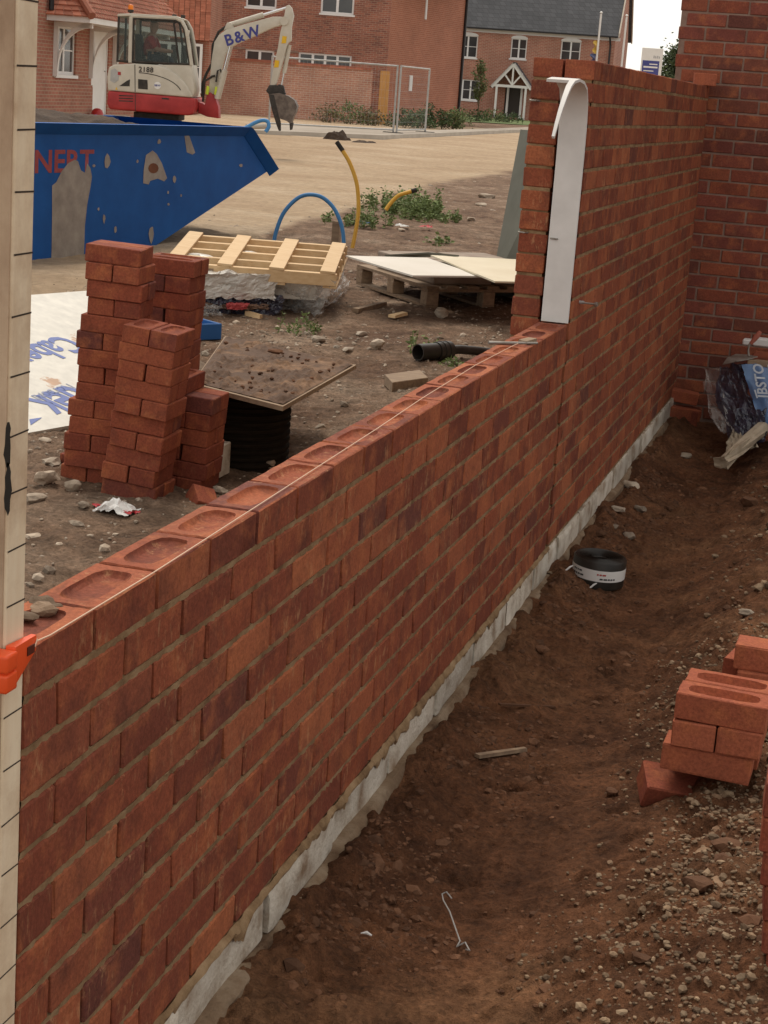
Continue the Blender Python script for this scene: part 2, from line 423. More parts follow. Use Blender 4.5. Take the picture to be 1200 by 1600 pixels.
# gravel on the bank to the right of the trench
n = 9500
gx = rng.normal(.92, .22, n); gy = rng.uniform(.4, 3.2, n)
dens = fbm(gx*5, gy*4, 3, 71); keep = (gx > .5) & (gx < 1.6) & (dens+rng.uniform(-.5, .5, n) > -.05-.3*(gx > .8))
gx, gy = gx[keep], gy[keep]
scatter('gravel', np.stack([gx, gy, tz(gx, gy)], 1), np.clip(rng.lognormal(-4.75, .5, len(gx)), .004, .035), M['gravel'], 'loose mixed gravel spilt over the clay bank right of the trench', 'gravel')
n = 900
gx = rng.uniform(.55, 1.5, n); gy = rng.uniform(3.0, 7.6, n)
scatter('gravel', np.stack([gx, gy, tz(gx, gy)], 1), np.clip(rng.lognormal(-4.2, .5, n), .006, .06), M['gravel'], 'stony rubble along the far bank of the trench', 'gravel')
n = 420
gx = rng.normal(.86, .16, n); gy = rng.uniform(.4, 3.4, n)
dens = fbm(gx*4, gy*3, 3, 73); kp = (gx > .55) & (dens+rng.uniform(-.25, .25, n) > .02); gx, gy = gx[kp], gy[kp]
scatter('rubble', np.stack([gx, gy, tz(gx, gy)], 1), np.clip(rng.lognormal(-3.6, .5, len(gx)), .015, .085), M['clod_bank'], 'larger lumps of soil and broken rubble on the right bank', 'rubble', tm=RT2, sink=1.0)
# clods of clay on the trench floor, thickest along the foot of the wall
n = 14000
gx = np.abs(rng.normal(.0, .16, n))+.05; gy = rng.uniform(.4, 6.5, n)
gx[:8000] = rng.uniform(.05, 1.2, 8000)
dens = fbm(gx*6, gy*5, 3, 77); kp = dens+rng.uniform(-.4, .4, n) > 0; gx, gy = gx[kp], gy[kp]; n = len(gx)
scatter('clay_clods', np.stack([gx, gy, tz(gx, gy)], 1), np.clip(rng.lognormal(-4.45, .6, n), .004, .06), M['clod'], 'crumbled clods of wet clay along the trench floor', 'clay', sink=.8)
# rubble on the site side
n = 15000
gx = rng.uniform(-4.5, -.15, n); gy = rng.uniform(2.2, 12.5, n)
dens = fbm(gx*1.5, gy*1.2, 3, 83); keep = dens+rng.uniform(-.6, .6, n) > .0
gx, gy = gx[keep], gy[keep]
scatter('rubble', np.stack([gx, gy, gz(gx, gy)], 1), np.clip(rng.lognormal(-4.25, .6, len(gx)), .006, .075), M['stone'], 'small broken stone and rubble strewn over the site soil', 'rubble', sink=.5)
n = 2200
gx = rng.uniform(-5.0, -.15, n); gy = rng.uniform(2.2, 15, n)
scatter('soil_clods', np.stack([gx, gy, gz(gx, gy)], 1), np.clip(rng.lognormal(-3.9, .55, n), .01, .10), M['clod_grey'], 'brown clods of soil strewn behind the brick wall', 'soil', sink=.9)
n = 500
gx = rng.uniform(-6.5, -1.2, n); gy = rng.uniform(13, 32, n)
scatter('rubble', np.stack([gx, gy, gz(gx, gy)], 1), np.clip(rng.lognormal(-3.1, .5, n), .03, .16), M['stone'], 'scattered stones in the weedy strip beside the sand road', 'rubble', sink=.9)

def stone(px, py, size, label, z=None, trench_=False, group='loose stones', mat='stone', sink=.2):
    p = on_z(px, py, G0 if z is None else z)
    for _ in range(4): p = on_z(px, py, zt(p.x, p.y) if trench_ else zg(p.x, p.y))
    V, Fc = RT2[rng.integers(len(RT2))]; a = rng.uniform(0, 6.28); ca, sa = math.cos(a), math.sin(a)
    W = V@np.array([[ca, -sa, 0], [sa, ca, 0], [0, 0, 1]]).T*size; W[:, 2] -= W[:, 2].min()+sink*size*.4
    o = link('stone', npmesh('stone', W, Fc, M[mat], False)); o.location = p
    return tag(o, label, 'stone', group)
for px, py, s_, l in [(76, 756, .125, 'flat pale stone, biggest one left of the tall brick stack'), (58, 785, .10, 'grey stone half hidden behind the timber gauge rod'),
        (116, 768, .085, 'pale stone touching the foot of the tall brick stack'), (120, 822, .065, 'angular stone in front of the white and red rag'),
        (80, 727, .10, 'low stone behind the biggest pale stone by the stack'), (72, 690, .07, 'small pale stone below the printed white board'),
        (52, 840, .06, 'small stone beside the gauge rod in the rubble'), (130, 795, .05, 'little stone left of the white and red rag'),
        (372, 725, .15, 'lumpy pale stone at the foot of the black chamber'), (420, 735, .10, 'stone between the black chamber and the low wall'), (345, 770, .08, 'stone behind the low wall near the short brick stack'),
        (496, 535, .13, 'dark brown stone behind the muddy board'), (545, 550, .12, 'flat grey stone right of the muddy board'), (590, 545, .11, 'flat stone left of the black drain pipe'),
        (565, 525, .09, 'brown stone behind the muddy board corner'), (690, 497, .14, 'pinkish stone in front of the brown pallet corner'), (752, 322, .2, 'stone in the weedy strip left of the leaning grey board'),
        (735, 345, .14, 'stone by the grey leaning board, right of the weeds'), (760, 310, .3, 'large brown stone on the weedy strip near the leaning board'), (627, 362, .12, 'white stone in front of the green weeds')]:
    stone(px, py, s_, l)
for px, py, s_, l in [(965, 798, .075, 'pale stone propped against the concrete blocks beyond the black roll'), (985, 765, .10, 'large flat stone on the far trench floor'), (1000, 800, .07, 'angular stone on the far trench floor'),
        (985, 840, .08, 'pale stone beyond the black roll'), (958, 826, .055, 'whitish stone right behind the black roll'), (1078, 660, .05, 'whitish stone by the fallen bricks at the far corner'), (1110, 718, .05, 'white stone in front of the torn cloth'),
        (1072, 715, .07, 'flat stone in the far middle of the trench'), (468, 1474, .028, 'cream pebble beside the concrete blocks in the foreground'), (640, 1443, .014, 'dark pebble left of the bent wire tie'),
        (845, 1018, .05, 'dark flat stone below the black roll'), (1170, 790, .10, 'brown stone on the far bank near the right edge'), (1165, 960, .06, 'greyish stone on the bank beyond the clean bricks'), (955, 1240, .045, 'brown clay lump left of the clean brick pile'),
        (1130, 1330, .085, 'flat brown lump on the gravel below the clean bricks'), (1090, 1390, .07, 'long brown lump in the gravel'), (1000, 1500, .05, 'brown lump low in the gravel')]:
    stone(px, py, s_, l, -.95, True, 'stones in the trench', 'clod' if 'brown' in l or 'dark' in l else 'stone')

# ------------------------------------------------------------------ bricks
BL, BW, BH = .215, .1025, .065
def brick_mesh(name, frog=False, fd=1.0, l=BL, j=.0017, bev=.0032):
    b = bmesh.new()
    if frog:
        N_ = 32; a_, c_ = l*.395, BW*.31; j *= .5
        def sup(ax, cy, z, pw):
            vs_ = []
            for k in range(N_):
                t = 2*math.pi*k/N_; ct, st = math.cos(t), math.sin(t)
                vs_.append(b.verts.new((math.copysign(abs(ct)**pw, ct)*ax, math.copysign(abs(st)**pw, st)*cy, z)))
            return vs_
        def rect(ax, cy, z):
            vs_ = []
            for k in range(N_):
                t = 2*math.pi*k/N_; ct, st = math.cos(t), math.sin(t); q_ = max(abs(ct), abs(st))
                vs_.append(b.verts.new((ct/q_*ax, st/q_*cy, z)))
            return vs_
        e_ = .0025
        ls = [rect(l/2-e_, BW/2-e_, 0), rect(l/2, BW/2, e_), rect(l/2, BW/2, BH-e_), rect(l/2-e_, BW/2-e_, BH), sup(a_, c_, BH, .55), sup(a_*.985, c_*.955, BH-.005*fd, .55),
              sup(a_*.91, c_*.78, BH-.0105*fd, .62), sup(a_*.5, c_*.4, BH-.0125*fd, .8)]
        b.faces.new(ls[0][::-1])
        for A, B in zip(ls, ls[1:]):
            for k in range(N_): b.faces.new((A[k], A[(k+1) % N_], B[(k+1) % N_], B[k]))
        b.faces.new(ls[-1])
    else:
        bmesh.ops.create_cube(b, size=1)
        for v in b.verts: v.co = (v.co.x*l, v.co.y*BW, (v.co.z+.5)*BH)
        bmesh.ops.bevel(b, geom=b.edges[:], offset=bev, segments=1, affect='EDGES')
    for v in b.verts:
        v.co += Vector((random.uniform(-j, j), random.uniform(-j, j)*.7, random.uniform(-j, j)*.6))
    me = bpy.data.meshes.new(name); b.to_mesh(me); b.free()
    if frog:
        me.polygons.foreach_set('use_smooth', [True]*len(me.polygons))
        try: me.set_sharp_from_angle(angle=R(34))
        except Exception: pass
    return me
BM = {}
for key in ('brick', 'brick_house', 'brick_stack', 'brick_new'):
    BM[key] = []
    for k in range(6):
        me = brick_mesh('brick'); me.materials.append(M[key]); BM[key].append(me)
    BM[key+'_f'] = []
    for k in range(5):
        me = brick_mesh('frogged_brick', True, 2.0 if key == 'brick_new' else 1.0); me.materials.append(M[key]); BM[key+'_f'].append(me)

def lay(parent, mat, y0, y1, ztop, frog=False, x=-BW/2, axis='y', jit=.0012, plane=None, name='brick'):
    """one brick of a wall between y0 and y1 (or x0, x1 when axis is x)"""
    me = random.choice(BM[mat+('_f' if frog else '')])
    o = bpy.data.objects.new(name, me); COL.objects.link(o); o.parent = parent
    c = (y0+y1)/2; L_ = y1-y0
    if axis == 'y':
        p = Vector((x+random.uniform(-jit, jit), c, ztop-BH+random.uniform(-jit, jit)*.7))
        o.rotation_euler = (random.uniform(-.006, .006), random.uniform(-.004, .004), math.pi/2+random.uniform(-.004, .004)+(math.pi if random.random() < .5 else 0))
    else:
        p = Vector((c, plane+BW/2+random.uniform(-jit, jit), ztop-BH+random.uniform(-jit, jit)*.7))
        o.rotation_euler = (0, random.uniform(-.006, .006), random.uniform(-.004, .004)+(math.pi if random.random() < .5 else 0))
    o.scale = (L_/BL, 1, 1)
    o.location = p-offset(parent)
    return o
def courses(y0, y1, c):
    """brick spans of course c between the ends y0, y1, half-bond, cut at the ends"""
    off = 0 if c % 2 == 0 else .1125
    k = math.floor((y0-off)/.225)-1; out = []
    while True:
        a = k*.225+off+.005; b = a+.215; k += 1
        if b < y0+.02: continue
        if a > y1-.02: break
        a2, b2 = max(a, y0), min(b, y1)
        if b2-a2 > .035: out.append((a2, b2))
    return out
def mortar_core(parent, y0, y1, zt_, zb, x0, x1, mat, zs):
    m = MB(); m.box((x0, y0, zb), (x1, y1, zt_))
    return m.build('mortar', mat, parent)
def bed(parent, y0, y1, zlo, zhi, xf, mat, depth=.05, amp=.0018):
    """bed joint: a thin strip with an uneven struck face"""
    m = MB(); n_ = max(8, int((y1-y0)/.012)); rows = [[], [], [], []]
    for i in range(n_+1):
        y = y0+(y1-y0)*i/n_; f = xf+random.uniform(-amp, amp)
        rows[0].append((xf-depth, y, zlo-.002)); rows[1].append((f-.0015, y, zlo-.002+random.uniform(-.001, .001))); rows[2].append((f, y, zhi+.001+random.uniform(-.001, .001))); rows[3].append((xf-depth, y, zhi+.001))
    m.grid(rows); return m.build('bed_joint', mat, parent, smooth=True)

# --- low wall
WY0, WY1 = -.214, 3.861
low = thing('brick_wall', 'low red brick wall under construction, open frogs along its top course', 'brick wall', (-.05, 1.8, -1.0))
for c in range(11):
    zt_ = -.075*c
    for a, b in courses(WY0, WY1, c):
        lay(low, 'brick', a, b, zt_, frog=(c == 0))
    bed(low, WY0, WY1, zt_-.075, zt_-.065, -.0012, M['mortar'])
mortar_core(low, WY0+.004, WY1-.004, -.022, -.83, -BW+.006, -.0065, M['mortar'], None)
def block_course(parent, y0, y1, first, ztop, h, xf, amp, mat, xb=-.14, step=.46, name='block'):
    y = first
    while y > y0: y -= step
    while y < y1:
        a, b = max(y+.007, y0), min(y+step-.007, y1)
        if b-a > .05:
            m = MB(); nu = max(3, int((b-a)/.02)); nv = 7; rows = []
            sd_ = random.uniform(0, 50); push = random.uniform(-.004, .004)
            for j in range(nv+1):
                row = []
                for i in range(nu+1):
                    yy = a+(b-a)*i/nu; zz = ztop-h*j/nv
                    d = xf+push+amp*.6*float(fbm(np.array([yy*5+sd_]), np.array([zz*14]), 4, 3)[0])
                    if j == 0: d -= .004; zz += .004*float(fbm(np.array([yy*14+sd_]), np.array([.5]), 2, 3)[0])
                    if i in (0, nu): d -= .003
                    row.append((d, yy, zz))
                rows.append(row)
            rows = [[(xb, p[1], p[2]) for p in rows[0]]]+rows+[[(xb, p[1], p[2]) for p in rows[-1]]]
            m.grid([[p for p in r_][::-1] for r_ in rows])
            for e in (0, nu):
                col = [r_[e] for r_ in rows]; m.add(col, [tuple(range(len(col)))])
            m.build(name, mat, parent, smooth=True)
        y += step
def footing(parent, y0, y1):
    m = MB(); nu = int((y1-y0)/.03); rows = []
    for j, (dx, dz) in enumerate([(-.14, 0), (.018, .0), (.030, -.012), (.034, -.06), (.036, -.13), (-.14, -.14)]):
        row = []
        for i in range(nu+1):
            y = y0+(y1-y0)*i/nu
            n_ = float(fbm(np.array([y*3.5]), np.array([j*.35]), 4, 61)[0])
            row.append((dx+(.014*n_ if 0 < j < 5 else 0), y, -.918+dz+(.012*n_ if 0 < j < 5 else 0)))
        rows.append(row[::-1])
    m.grid(rows); m.build('footing', M['footing'], parent, smooth=True)
block_course(low, WY0, WY1, 4.067-.46*9, -.829, .088, .006, .011, M['block'])
footing(low, WY0, WY1)
def smear(parent, y0, y1, seed):
    # ragged mortar squeezed out over the heads of the blocks
    nu = int((y1-y0)/.008); yy = np.linspace(y0, y1, nu); rg = fbm(yy*7, yy*0+seed, 4, 91, .65); dr = np.maximum(0, fbm(yy*38, yy*0+seed, 2, 95))
    lo = -.829-.045*np.maximum(0, rg)-.022*dr*(rg > .0); rows = []
    for j in range(5):
        t = j/4; x = .001+.010*math.sin(t*2.6)+.004*fbm(yy*30, yy*0+j*2.1, 2, 97); z = -.812*(1-t)+lo*t
        rows.append([(float(a_), float(b_), float(c_)) for a_, b_, c_ in zip(x, yy, z)][::-1])
    m = MB(); m.grid(rows); m.build('mortar_smear', M['mortar'], parent, smooth=True)
smear(low, WY0, WY1, 2.0)
# snots of mortar behind the top course
for k in range(12):
    y = random.uniform(.1, 3.5); m = MB(); V, Fc = RT1[rng.integers(7)]; s_ = random.uniform(.01, .022)
    m.add([(v[0]*s_-BW-.002, v[1]*s_+y, v[2]*s_-.07) for v in V], [tuple(f) for f in Fc]); m.build('mortar_dropping', M['mortar'], low)

# --- tall wall, one brick thick, beyond the movement joint
TY0, TY1 = 3.886, 7.806
tall = thing('brick_wall', 'tall red brick wall with fuller courses, ending at the white foam strip', 'brick wall', (-.1, 5.8, -1.0))
allb = []
for c in range(-12, 11):
    for a, b in courses(TY0, TY1, c): allb.append((a, c, b))
order = sorted(allb, key=lambda t: t[0])
keep = set(order[:285])
rest = MB()
for a, c, b in allb:
    zt_ = -.075*c
    if (a, c, b) in keep: lay(tall, 'brick', a, b, zt_)
    else:
        o = BM['brick'][(c*7+int(a*10)) % 6]; mt = Matrix.Translation((-BW/2+random.uniform(-.001, .001), (a+b)/2, zt_-BH)) @ Matrix.Rotation(math.pi/2, 4, 'Z') @ Matrix.Diagonal(((b-a)/BL, 1, 1, 1))
        rest.add([v.co for v in o.vertices], [tuple(p.vertices) for p in o.polygons], mt)
ro = rest.build('bricks', M['brick'], tall); ro['kind'] = 'stuff'
for c in range(-12, 11):
    zt_ = -.075*c
    bed(tall, TY0, TY1, zt_-.075, zt_-.065, -.0012, M['mortar'], .04)
    if c <= 7:     # end bricks of the rear leaf
        lay(tall, 'brick', TY0+random.uniform(-.004, .004), TY0+(.215 if c % 2 else .1025), zt_, x=-.215+BW/2, jit=.003)
mortar_core(tall, TY0+.003, TY1, .888, -.83, -BW+.004, -.0060, M['mortar'], None)
m = MB(); m.box((-.210, TY0+.007, -1.05), (-.118, TY1, .886)); m.build('rear_leaf_mortar', M['mortar'], tall)
m = MB()                                   # rear leaf top bricks
for i in range(17):
    y = TY0+.23+i*.225; m.box((-.216, y, .835+random.uniform(-.002, .002)), (-.114, y+.213, .901+random.uniform(-.003, .002)))
m.build('rear_leaf_bricks', M['brick'], tall)
m = MB(); m.box((-.098, WY1+.001, -.82), (-.022, TY0-.001, -.005)); tag(m.build('joint_shade', M['black_plastic']), 'black strip added as the shade in the movement joint between the two walls', 'joint shade')  # black strip added so the open joint reads as a shaded gap
block_course(tall, TY0, TY1, 4.067-.46*9, -.829, .088, .008, .005, M['block'])
footing(tall, TY0, TY1)

# --- house wall that closes the far end of the trench
HY = 7.812
house = thing('house', 'red brick house wall closing the far end of the trench', 'house', (.6, 8.0, -1.0))
HX0, HX1 = -.205, 1.45
for c in range(-24, 13):
    zt_ = .012-.075*c
    off = .06 if c % 2 else -.0525
    k = -2
    while True:
        a = k*.225+off; b = a+.215; k += 1
        if b < HX0+.03: continue
        if a > HX1: break
        a2 = max(a, HX0)
        if b < -.20 and c > -12: continue
        if a2 < -.01 and c > -12:
            if b < .02: continue
        lay(house, 'brick_house', a2, min(b, HX1), zt_, axis='x', plane=HY+random.uniform(-.001, .001))
m = MB(); m.box((HX0+.006, HY+.0055, -1.1), (HX1, HY+.30, 1.80)); m.build('mortar', M['mortar_grey'], house)
M['house_tex'] = ctex_brick('brickwork_house', (.26, .075, .05), (.20, .055, .04), (.34, .25, .2))
m = MB(); m.box((HX0, HY+.31, -1.1), (8.0, 15.5, 5.2)); m.box((HX0, HY, 1.82), (8.0, HY+.305, 5.2)); m.box((HX1+.002, HY, -1.1), (8.0, HY+.305, 1.815)); m.build('upper_wall', M['house_tex'], house)
m = MB(); m.prism([(HX0-.3, 5.2), (8.3, 5.2), (8.3, 5.35), (3.9, 8.2), (HX0-.3, 5.35)], HY-.2, 15.8); m.build('roof', pm('dark_tile', [(.06, .06, .065), (.09, .09, .095)], .8), house)
# half brick bedded where the garden wall meets the house
o = lay(None, 'brick_new', 0, .12, 0); o.name = 'half_brick'; o.parent = None
o.location = (-.02, 7.70, .902); o.rotation_euler = (0, 0, .2); o.scale = (.55, 1, 1)
tag(o, 'broken half brick lying on the far end of the tall wall', 'brick')

# --- loose brick things
def loose(mat, loc, rot, label, group, frog=False, scale=(1, 1, 1)):
    o = bpy.data.objects.new('brick', random.choice(BM[mat+('_f' if frog else '')])); COL.objects.link(o)
    o.location = loc; o.rotation_euler = rot if hasattr(rot, '__len__') else (0, 0, rot); o.scale = scale
    return tag(o, label, 'brick', group)
ORD = ['topmost', 'second', 'third', 'fourth', 'fifth', 'sixth', 'seventh', 'eighth', 'ninth', 'tenth', 'eleventh', 'twelfth', 'thirteenth', 'fourteenth', 'fifteenth']
def stack(base, yaw, n, what, lean=(0, 0), first_long=True, mat='brick_stack', top_frog=True, jit=.007, wide=None, skip=(), pitch=.0665, tilt=0):
    TM = Matrix.Translation(base) @ Matrix.Rotation(yaw, 4, 'Z') @ Matrix.Rotation(tilt, 4, 'Y')
    for i in range(n):
        fromtop = n-1-i
        long_ = (i % 2 == 0) == first_long
        ox = lean[0]*i+random.uniform(-jit, jit)+(wide[i] if wide and i < len(wide) else 0); oy = lean[1]*i+random.uniform(-jit, jit)
        yw = random.uniform(-.03, .03)
        for k in (0, 1):
            if (fromtop, k) in skip: continue
            if long_: lx, ly, rz = 0, (-.053 if k == 0 else .053), 0
            else: lx, ly, rz = (-.054 if k == 0 else .054), 0, math.pi/2
            lx += ox+random.uniform(-.003, .003); ly += oy+random.uniform(-.003, .003)
            if long_: pos = 'near side' if k == 0 else 'far side'
            else: pos = 'left' if k == 0 else 'right'
            lab = ('red brick on top of ' if fromtop == 0 else 'red brick, %s course down in ' % ORD[fromtop])+what+', '+pos
            W_ = TM @ Matrix.Translation((lx, ly, i*pitch)) @ Matrix.Rotation(yw+rz+random.uniform(-.015, .015), 4, 'Z')
            loose(mat, W_.translation, W_.to_euler(), lab, 'loose bricks in '+what, frog=(top_frog and fromtop == 0))
fb = on_z(206, 772, G0); zf = zg(fb.x, fb.y)-.012
stack((fb.x-.005, fb.y+.045, zf), .06, 10, 'the short front stack', lean=(.002, -.001), first_long=True, tilt=.10, jit=.011)
tb = on_z(150, 760, G0)
stack((tb.x-.045, tb.y+.12, zg(tb.x, tb.y+.1)-.012), .16, 14, 'the tallest stack', tilt=.045, jit=.012, lean=(.002, .0), first_long=False, top_frog=False, wide=[-.03, -.01, -.03, 0, -.02, 0, 0, 0, -.02, 0, 0, .01, -.005, -.01])
cb = at(262, 405, 6.95)
stack((cb.x-.02, cb.y+.06, zg(cb.x, cb.y)-.012), .1, int(round((cb.z-zg(cb.x, cb.y))/.0665)), 'the stack behind the tallest one', first_long=True, jit=.005, tilt=.03)
db = on_z(303, 765, G0)
stack((db.x-.10, db.y+.16, zg(db.x, db.y+.1)-.012), .05, 7, 'the low stack behind the short one', tilt=.06, first_long=False, jit=.006, skip=((0, 1),))
p = on_z(308, 777, zg(-1.1, 3.6)); loose('brick_new', (p.x, p.y+.02, zg(p.x, p.y)-.025), (.5, .3, .8), 'broken orange brick end half buried beside the short stack', None, scale=(.45, 1, 1))
p = on_z(112, 738, G0); loose('brick_stack', (p.x+.03, p.y+.09, zg(p.x, p.y)-.03), (0.1, .05, -.25), 'red brick half sunk in soil at the foot of the tallest stack', None)
# pile of clean bricks on the right bank
rb = at(1100, 1214, 4.15); rz0 = rb.z
q = -.02
def rp(lx, ly, i, rot, lab, frog=False, t=(0, 0), mat='brick_new'):
    ca, sa = math.cos(q), math.sin(q)
    loose(mat, (rb.x+lx*ca-ly*sa, rb.y+lx*sa+ly*ca+.05, rz0+i*.0665), (t[0], t[1], q+rot), lab, 'clean bricks on the right bank', frog)
rp(0, 0, 0, .0, 'clean red brick at the bottom front of the right-hand pile', t=(0, .03)); rp(.01, .11, 0, .0, 'clean red brick at the bottom back of the right-hand pile', t=(0, .03))
rp(-.036, .05, 1, math.pi/2, 'clean red brick, left one of the middle course in the right-hand pile', t=(0, .0)); rp(.072, .05, 1, math.pi/2, 'clean red brick, right one of the middle course in the right-hand pile', t=(0, 0))
rp(.020, .0, 2, 0, 'clean frogged brick on top of the right-hand pile, nearer one', True, t=(0, .02)); rp(.026, .108, 2, .0, 'clean frogged brick on top of the right-hand pile, farther one', True, t=(0, .02))
pb = at(1052, 1240, 4.2); loose('brick_stack', (pb.x+.01, pb.y+.09, pb.z-.05), (.35, .15, .35), 'red brick tipped on edge under the right-hand pile', None)
e = at(1185, 1052, 4.55)
loose('brick_new', (e.x+.04, e.y+.06, e.z), -.02, 'clean orange brick at the right edge beyond the pile', None)
loose('brick_new', (e.x+.05, e.y+.05, e.z-.0665), .05, 'clean brick under the orange one at the right edge', None)
loose('brick_new', (e.x-.03, e.y+.19, e.z-.0665), 1.4, 'clean brick behind the right-hand pile, lying crosswise', None)
e = at(1191, 1215, 3.15)
for i in range(8):
    z_ = e.z-.066*(i+1)
    if z_ < -1.0: break
    loose('brick_stack', (e.x+.112+.0085*i+random.uniform(-.004, .004), e.y+.03, z_), .05+random.uniform(-.03, .03), 'red brick of the stack cut by the right edge, %s from the top' % ORD[i], 'stack at the right edge', frog=False)
# fallen bricks at the far corner
p = on_z(1063, 655, zt(.1, 7.2)); loose('brick_stack', (p.x+.02, p.y+.05, zt(p.x, p.y)-.01), (1.57, 0, .2), 'red brick standing on edge at the far corner', None, scale=(.6, 1, 1))
p = on_z(1085, 628, zt(.2, 7.5)); loose('brick_stack', (p.x, 7.62, zt(p.x, 7.6)), (0, .1, .5), 'red brick lying against the house wall at the far corner', None)
p = on_z(1092, 610, zt(.2, 7.5)); loose('brick_new', (p.x, 7.70, zt(p.x, 7.7)+.07), (0, .1, .1), 'orange brick resting on another at the far corner', None)

# ------------------------------------------------------------------ things at the wall
# timber gauge rod with a pencil line at every course
rod = thing('gauge_rod', 'pale timber gauge rod with pencil lines at every course, left foreground', 'gauge rod', (-.045, -.245, -1.0))
def timber_rod_mat():
    m, nt, b = nmat('rod_timber'); v = coords(nt, (9, 9, 1)); f = noise(nt, v, 3.0, 6, .65)
    v2 = coords(nt); dirt = ramp(nt, [(.44, 0), (.68, 1)], noise(nt, v2, 7, 6, .7)).outputs[0]
    c = ramp(nt, [(.3, (.76, .60, .41)), (.7, (.86, .74, .55))], f).outputs[0]
    c = mixc(nt, math_(nt, 'MULTIPLY', dirt, .6), c, (.46, .30, .18))
    nt.links.new(c, b.inputs['Base Color']); b.inputs['Roughness'].default_value = .8; bump(nt, b, f, .2, .004)
    return m
M['rod'] = timber_rod_mat()
M['rod_side'] = pm('weathered_rod_side', [(.30, .19, .12), (.48, .34, .23), (.60, .45, .31)], .9, 9, 6, .5, 60, .004, stretch=(1, 1, .5))
RX0, RX1, RY0, RY1 = -.095, -.001, -.272, -.218
m = MB(); m.box((RX0, RY0+.003, -1.0), (RX1, RY1, 1.15)); m.build('shaft', M['rod'], rod, bevel=.003, seg=2)
m = MB(); m.box((RX0+.004, RY0, -.995), (RX1-.004, RY0+.004, 1.145)); m.build('dirty_face', M['rod_side'], rod)
M['pencil'] = solid('pencil_line', (.05, .035, .025), .9)
for k in range(-13, 15):
    z = k*.075-.002; dz = random.uniform(-.002, .002); ya = RY0+random.uniform(.000, .006)
    m = MB(); m.add([(RX1+.0005, ya, z+dz), (RX1+.0005, RY1-.001, z), (RX1+.0005, RY1-.001, z+.0022), (RX1+.0005, ya, z+dz+.0024)], [(0, 1, 2, 3)])
    m.build('pencil_mark', M['pencil'], rod)
M['bitumen'] = solid('black_stain', (.02, .016, .013), .7)
for px, py, w_, h_ in [(12, 695, .012, .05), (12, 765, .010, .055)]:
    p = on_y(px, py, RY0-.0006); m = MB()
    pts = [(p.x+w_*(.28+.45*random.random())*math.cos(t), RY0-.0006, p.z+h_*(.5+.15*random.random())*math.sin(t)) for t in [k*2*math.pi/14 for k in range(14)]]
    m.add(pts, [tuple(range(14))]); m.build('black_stain', M['bitumen'], rod)
# orange line block
M['orange'] = solid('orange_plastic', (.86, .10, .022), .4)
M['orange_shade'] = solid('orange_slot_shade', (.10, .02, .01), .5)  # darkened orange: shade of slot and recesses painted on, none are cut
ob = thing('line_block', 'orange plastic line block hooked on the gauge rod', 'line block', (-.03, -.29, -.05))
m = MB(); m.box((-.04, -.304, -.002), (.020, -.2735, .022)); m.build('upper_jaw', M['orange'], ob, bevel=.004, seg=3, smooth=True)
m = MB(); m.box((-.04, -.304, -.029), (.020, -.2735, -.004)); m.build('lower_jaw', M['orange'], ob, bevel=.004, seg=3, smooth=True)
m = MB(); m.box((-.036, -.2995, -.026), (.016, -.2735, .021)); m.build('web', M['orange'], ob)
m = MB(); m.hexa([(.0012, -.273, -.030), (.016, -.273, -.028), (.010, -.203, .000), (.0015, -.203, .000), (.0012, -.273, .026), (.016, -.273, .026), (.010, -.203, .022), (.0015, -.203, .022)]); m.build('lug', M['orange'], ob, bevel=.002, seg=2, smooth=True)
m = MB(); m.box((.0132, -.236, .002), (.0142, -.216, .014)); m.build('slot_shade', M['orange_shade'], ob)
for z in (.004, -.018):
    m = MB(); m.box((-.012, -.3052, z), (.003, -.3042, z+.008)); m.build('recess_shade', M['orange_shade'], ob)
# builder's line
M['line'] = solid('nylon_line', (.72, .50, .36), .6)
lp = [(.0125, -.214, .008), (.012, -.205, .016), (.006, -.198, .010), (.003, -.15, .0045), (.0015, .2, .0040), (-.012, .8, .0042), (-.030, 1.55, .0040), (-.045, 2.0, .0042), (-.056, 2.65, .0040), (-.048, 3.05, .0045), (-.042, 3.18, .006)]
m = MB(); m.tube(lp, .0011, 6); tag(m.build('builders_line', M['line'], smooth=True), 'pale builder\'s line stretched along the top of the low wall', 'string line')
t = thing('line_pin', 'rusty line pin and wood chip holding the string on the wall top', 'line pin', (-.04, 3.2, .0))
m = MB(); m.tube([(-.125, 3.12, .006), (-.06, 3.17, .006), (.01, 3.23, .006)], [.006, .005, .004], 8); m.build('pin', M['steel'], t, True)
m = MB(); m.hexa([(-.05, 3.22, .002), (-.02, 3.20, .002), (.0, 3.27, .002), (-.03, 3.29, .002), (-.05, 3.22, .012), (-.02, 3.20, .012), (.0, 3.27, .016), (-.03, 3.29, .014)]); m.build('wood_chip', M['timber_old'], t)

p = on_z(112, 958, .0); m = MB()
for dx_, dy_, sz_, k in ((-.045, .0, .05, 5), (-.062, .03, .042, 1), (-.05, -.035, .04, 3), (-.036, .022, .028, 6)):
    V, Fc = RT2[k]; m.add([(v[0]*sz_+p.x+dx_, v[1]*sz_+p.y+dy_, v[2]*sz_*.9-.002) for v in V], [tuple(f) for f in Fc])
tag(m.build('mortar_lump', M['clod_grey']), 'lump of mortar dropped on the first brick by the gauge rod', 'mortar')
